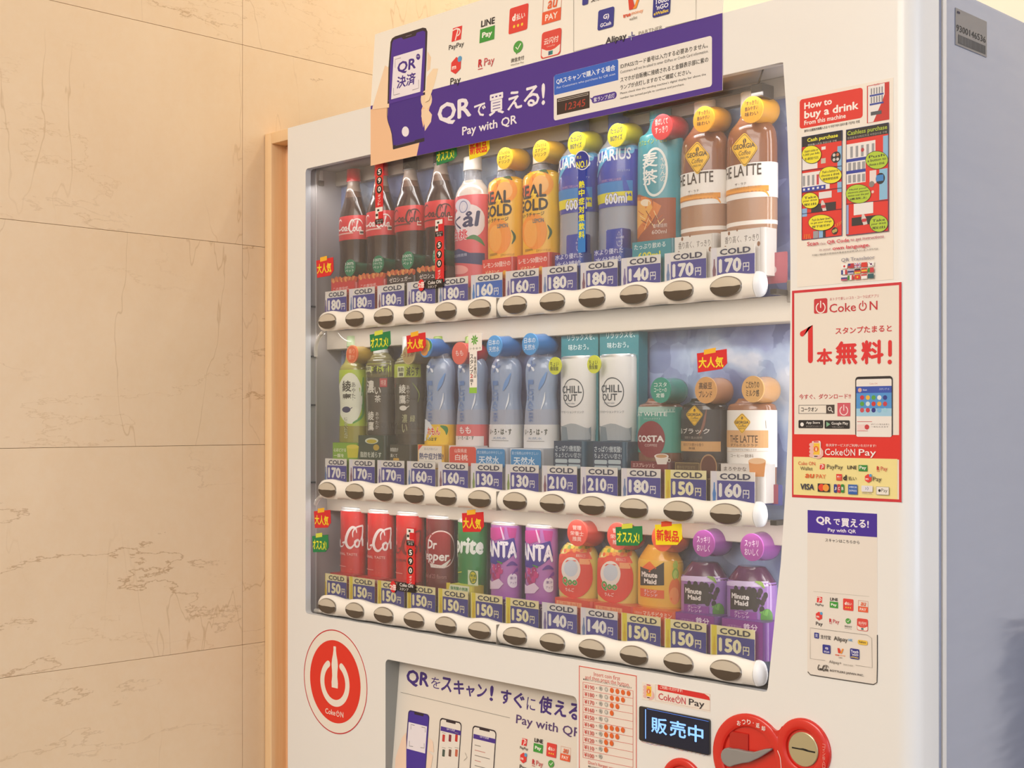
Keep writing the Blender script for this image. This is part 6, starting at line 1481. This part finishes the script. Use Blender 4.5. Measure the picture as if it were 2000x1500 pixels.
# long campaign strips
def strip(name, label, box, draw, col, pts=None, Y=.0086): return sheet(name, label, 'strip', box, col, draw, Y, group='campaign strips on the window', pts=pts, th=.0004)
def s590(x, ys, digits, up):
    def dr(A):
        for t, y in digits:
            A.ellipse(x, y, 9.6, '#f04a34', 1.05, 24, lay=1.5); A.ellipse(x, y, 8.2, '#241e1e', 1.05, 24, lay=1.7); A.text(t, x - 2.9, y - 5.2, y + 5, x + 2.9, '#f4eee8', .03, lay=2)
        y = ys; A.rect(x - 7.5, y, y + 22, x + 6.5, '#ece6e0', .001, lay=1.6); A.rect(x - 2, y + 8, y + 22, x + 6.5, '#d8262c', lay=1.8); A.rect(x - 4, y + 3, y + 7, x, '#2a2424', lay=1.8); A.rect(x - 7, y + 12, y + 17, x - 2.5, '#2a2424', lay=1.9)
        A.rect(x - 8, y + 23, y + 33, x + 7.5, '#241e1e', .002, lay=1.9); A.text('コカ・コーラ', x - 6, y + 24, y + 27.5, x + 6, '#f0e8e4', .01, lay=2.2).text('から', x - 4, y + 28, y + 32, x + 4, '#f0e8e4', .01, lay=2.2)
        if up: A.vtext('ポイント', x - 2.6, up, up + 22, x + 2.6, '#f6e8e2', .02, lay=2)
    return dr
x = 741
strip('campaign_strip', 'narrow red strip with 590 in black discs over the second cola bottle', (733, 318, 440, 748), s590(741, 406, (('5', 336), ('9', 353), ('0', 370)), 380), '#d8262c')
def badge(A, x, y):
    A.ellipse(x, y, 11.5, '#d8262c', .78, 26, lay=3); A.text('2倍', x - 5.5, y - 6, y + 6, x + 6, '#f4eee8', .03, lay=3.4); A.rect(x + 8, y - 9, y + 7, x + 43, '#1f1a1a', .002, lay=2.6); A.text('Coke ON', x + 13, y - 8, y - 1, x + 39, '#ece6e2', .02, lay=3).text('スタンプ', x + 13, y + 1, y + 6.5, x + 30, '#ece6e2', .01, lay=3)
def dr(A): s590(858, 430, (('5', 479), ('9', 497), ('0', 515)), 527)(A); badge(A, 823, 557)
strip('campaign_strip', 'narrow red strip with 590 and a double-stamp badge over the fourth bottle, top row', (850, 428, 552, 867), dr, '#d8262c')
def dr(A): s590(802, 1032, (('5', 1079), ('9', 1096), ('0', 1114)), 1124)(A); badge(A, 768, 1146)
strip('campaign_strip', 'narrow red strip with 590 and a double-stamp badge over the third can', (794, 1030, 1148, 810), dr, '#d8262c')
def dr(A):
    A.poly(ell(1137, 313, 15, 19, 28), '#e8e6f2', 2); A.poly(ell(1137, 313, 13.6, 17.4, 28), '#2a3490', 2.2); A.text('売上', 1126, 305, 311, 1136, '#e8e23a', .01, lay=2.5).text('NO.1', 1126, 316, 330, 1147, '#e8e23a', .03, lay=2.5)
    A.rect(1129, 432, 494, 1143.5, '#2f7ac4', lay=1.4)
    for i_, ch in enumerate('熱中症対策飲料'): A.text(ch, 1130.5, 354 + 16.3 * i_, 368.5 + 16.3 * i_, 1142, '#e8e42c', .03, lay=2.2)
strip('campaign_strip', 'vertical blue strip with yellow lettering over the first sports drink', (1129, 300, 494, 1143.5), dr, '#2a3c9e', pts=None)
def dr(A):
    for k in range(8):
        t_ = PI / 4 * k + .3; A.sub(927, 664, 1.0); A.poly([(0, 0), (7 * math.cos(t_ - .28), 7 * math.sin(t_ - .28)), (11 * math.cos(t_), 11 * math.sin(t_)), (7 * math.cos(t_ + .28), 7 * math.sin(t_ + .28))], '#5aa82c', 2 + .01 * k); A.sub()
    A.text('い・ろ・は・す', 918, 679, 683, 939, '#4a4a3c', .01, lay=2); A.vtext('スタンプ', 918, 692, 731, 924.5, '#3a3634', .01, lay=2); A.text('2', 918.5, 731, 738, 924, '#c83038', .02, lay=2); A.vtext('倍', 918, 740, 747, 924.5, '#3a3634', .01, lay=2); A.text('!', 920, 748, 753, 922, '#3a3634', 0, lay=2)
    A.vtext('毎週水曜日は', 926, 696, 738, 930.5, '#4a4644', .0, lay=2); A.rect(917, 757, 768, 931.5, '#8fc04a', lay=2)
strip('campaign_strip', 'white stamp strip with a green leaf rosette over the peach water', (917, 652, 768, 941), dr, '#efe9e2', pts=[(914.5, 652), (941, 649), (941, 684), (931.5, 686), (931.5, 768), (917, 768), (917, 688), (915, 688)])

# small things seen at the right end of the bay: leaflets lying behind the rails
for (xl_, yt_, yb_, xr_, col, nm, lb_) in ((1487, 496, 556, 1538, '#b8606e', 'leaflet', 'faded pink leaflet behind the right end of the top button rail'),
                                  (1482, 945, 985, 1528, '#4f5aa0', 'leaflet', 'blue and red leaflet behind the right end of the middle button rail')):
    def dr(A, xl_=xl_, yt_=yt_, yb_=yb_, xr_=xr_):
        if yt_ > 900: A.rect(1508, 946, 984, 1520, '#a04a5e')
        else: A.ellipse(1512, 527, 7, '#dcc4c4', .8)
    sheet(nm, lb_, 'leaflet', (xl_, yt_, yb_, xr_), col, dr, .0415 if yt_ < 900 else .0405, r=.002)
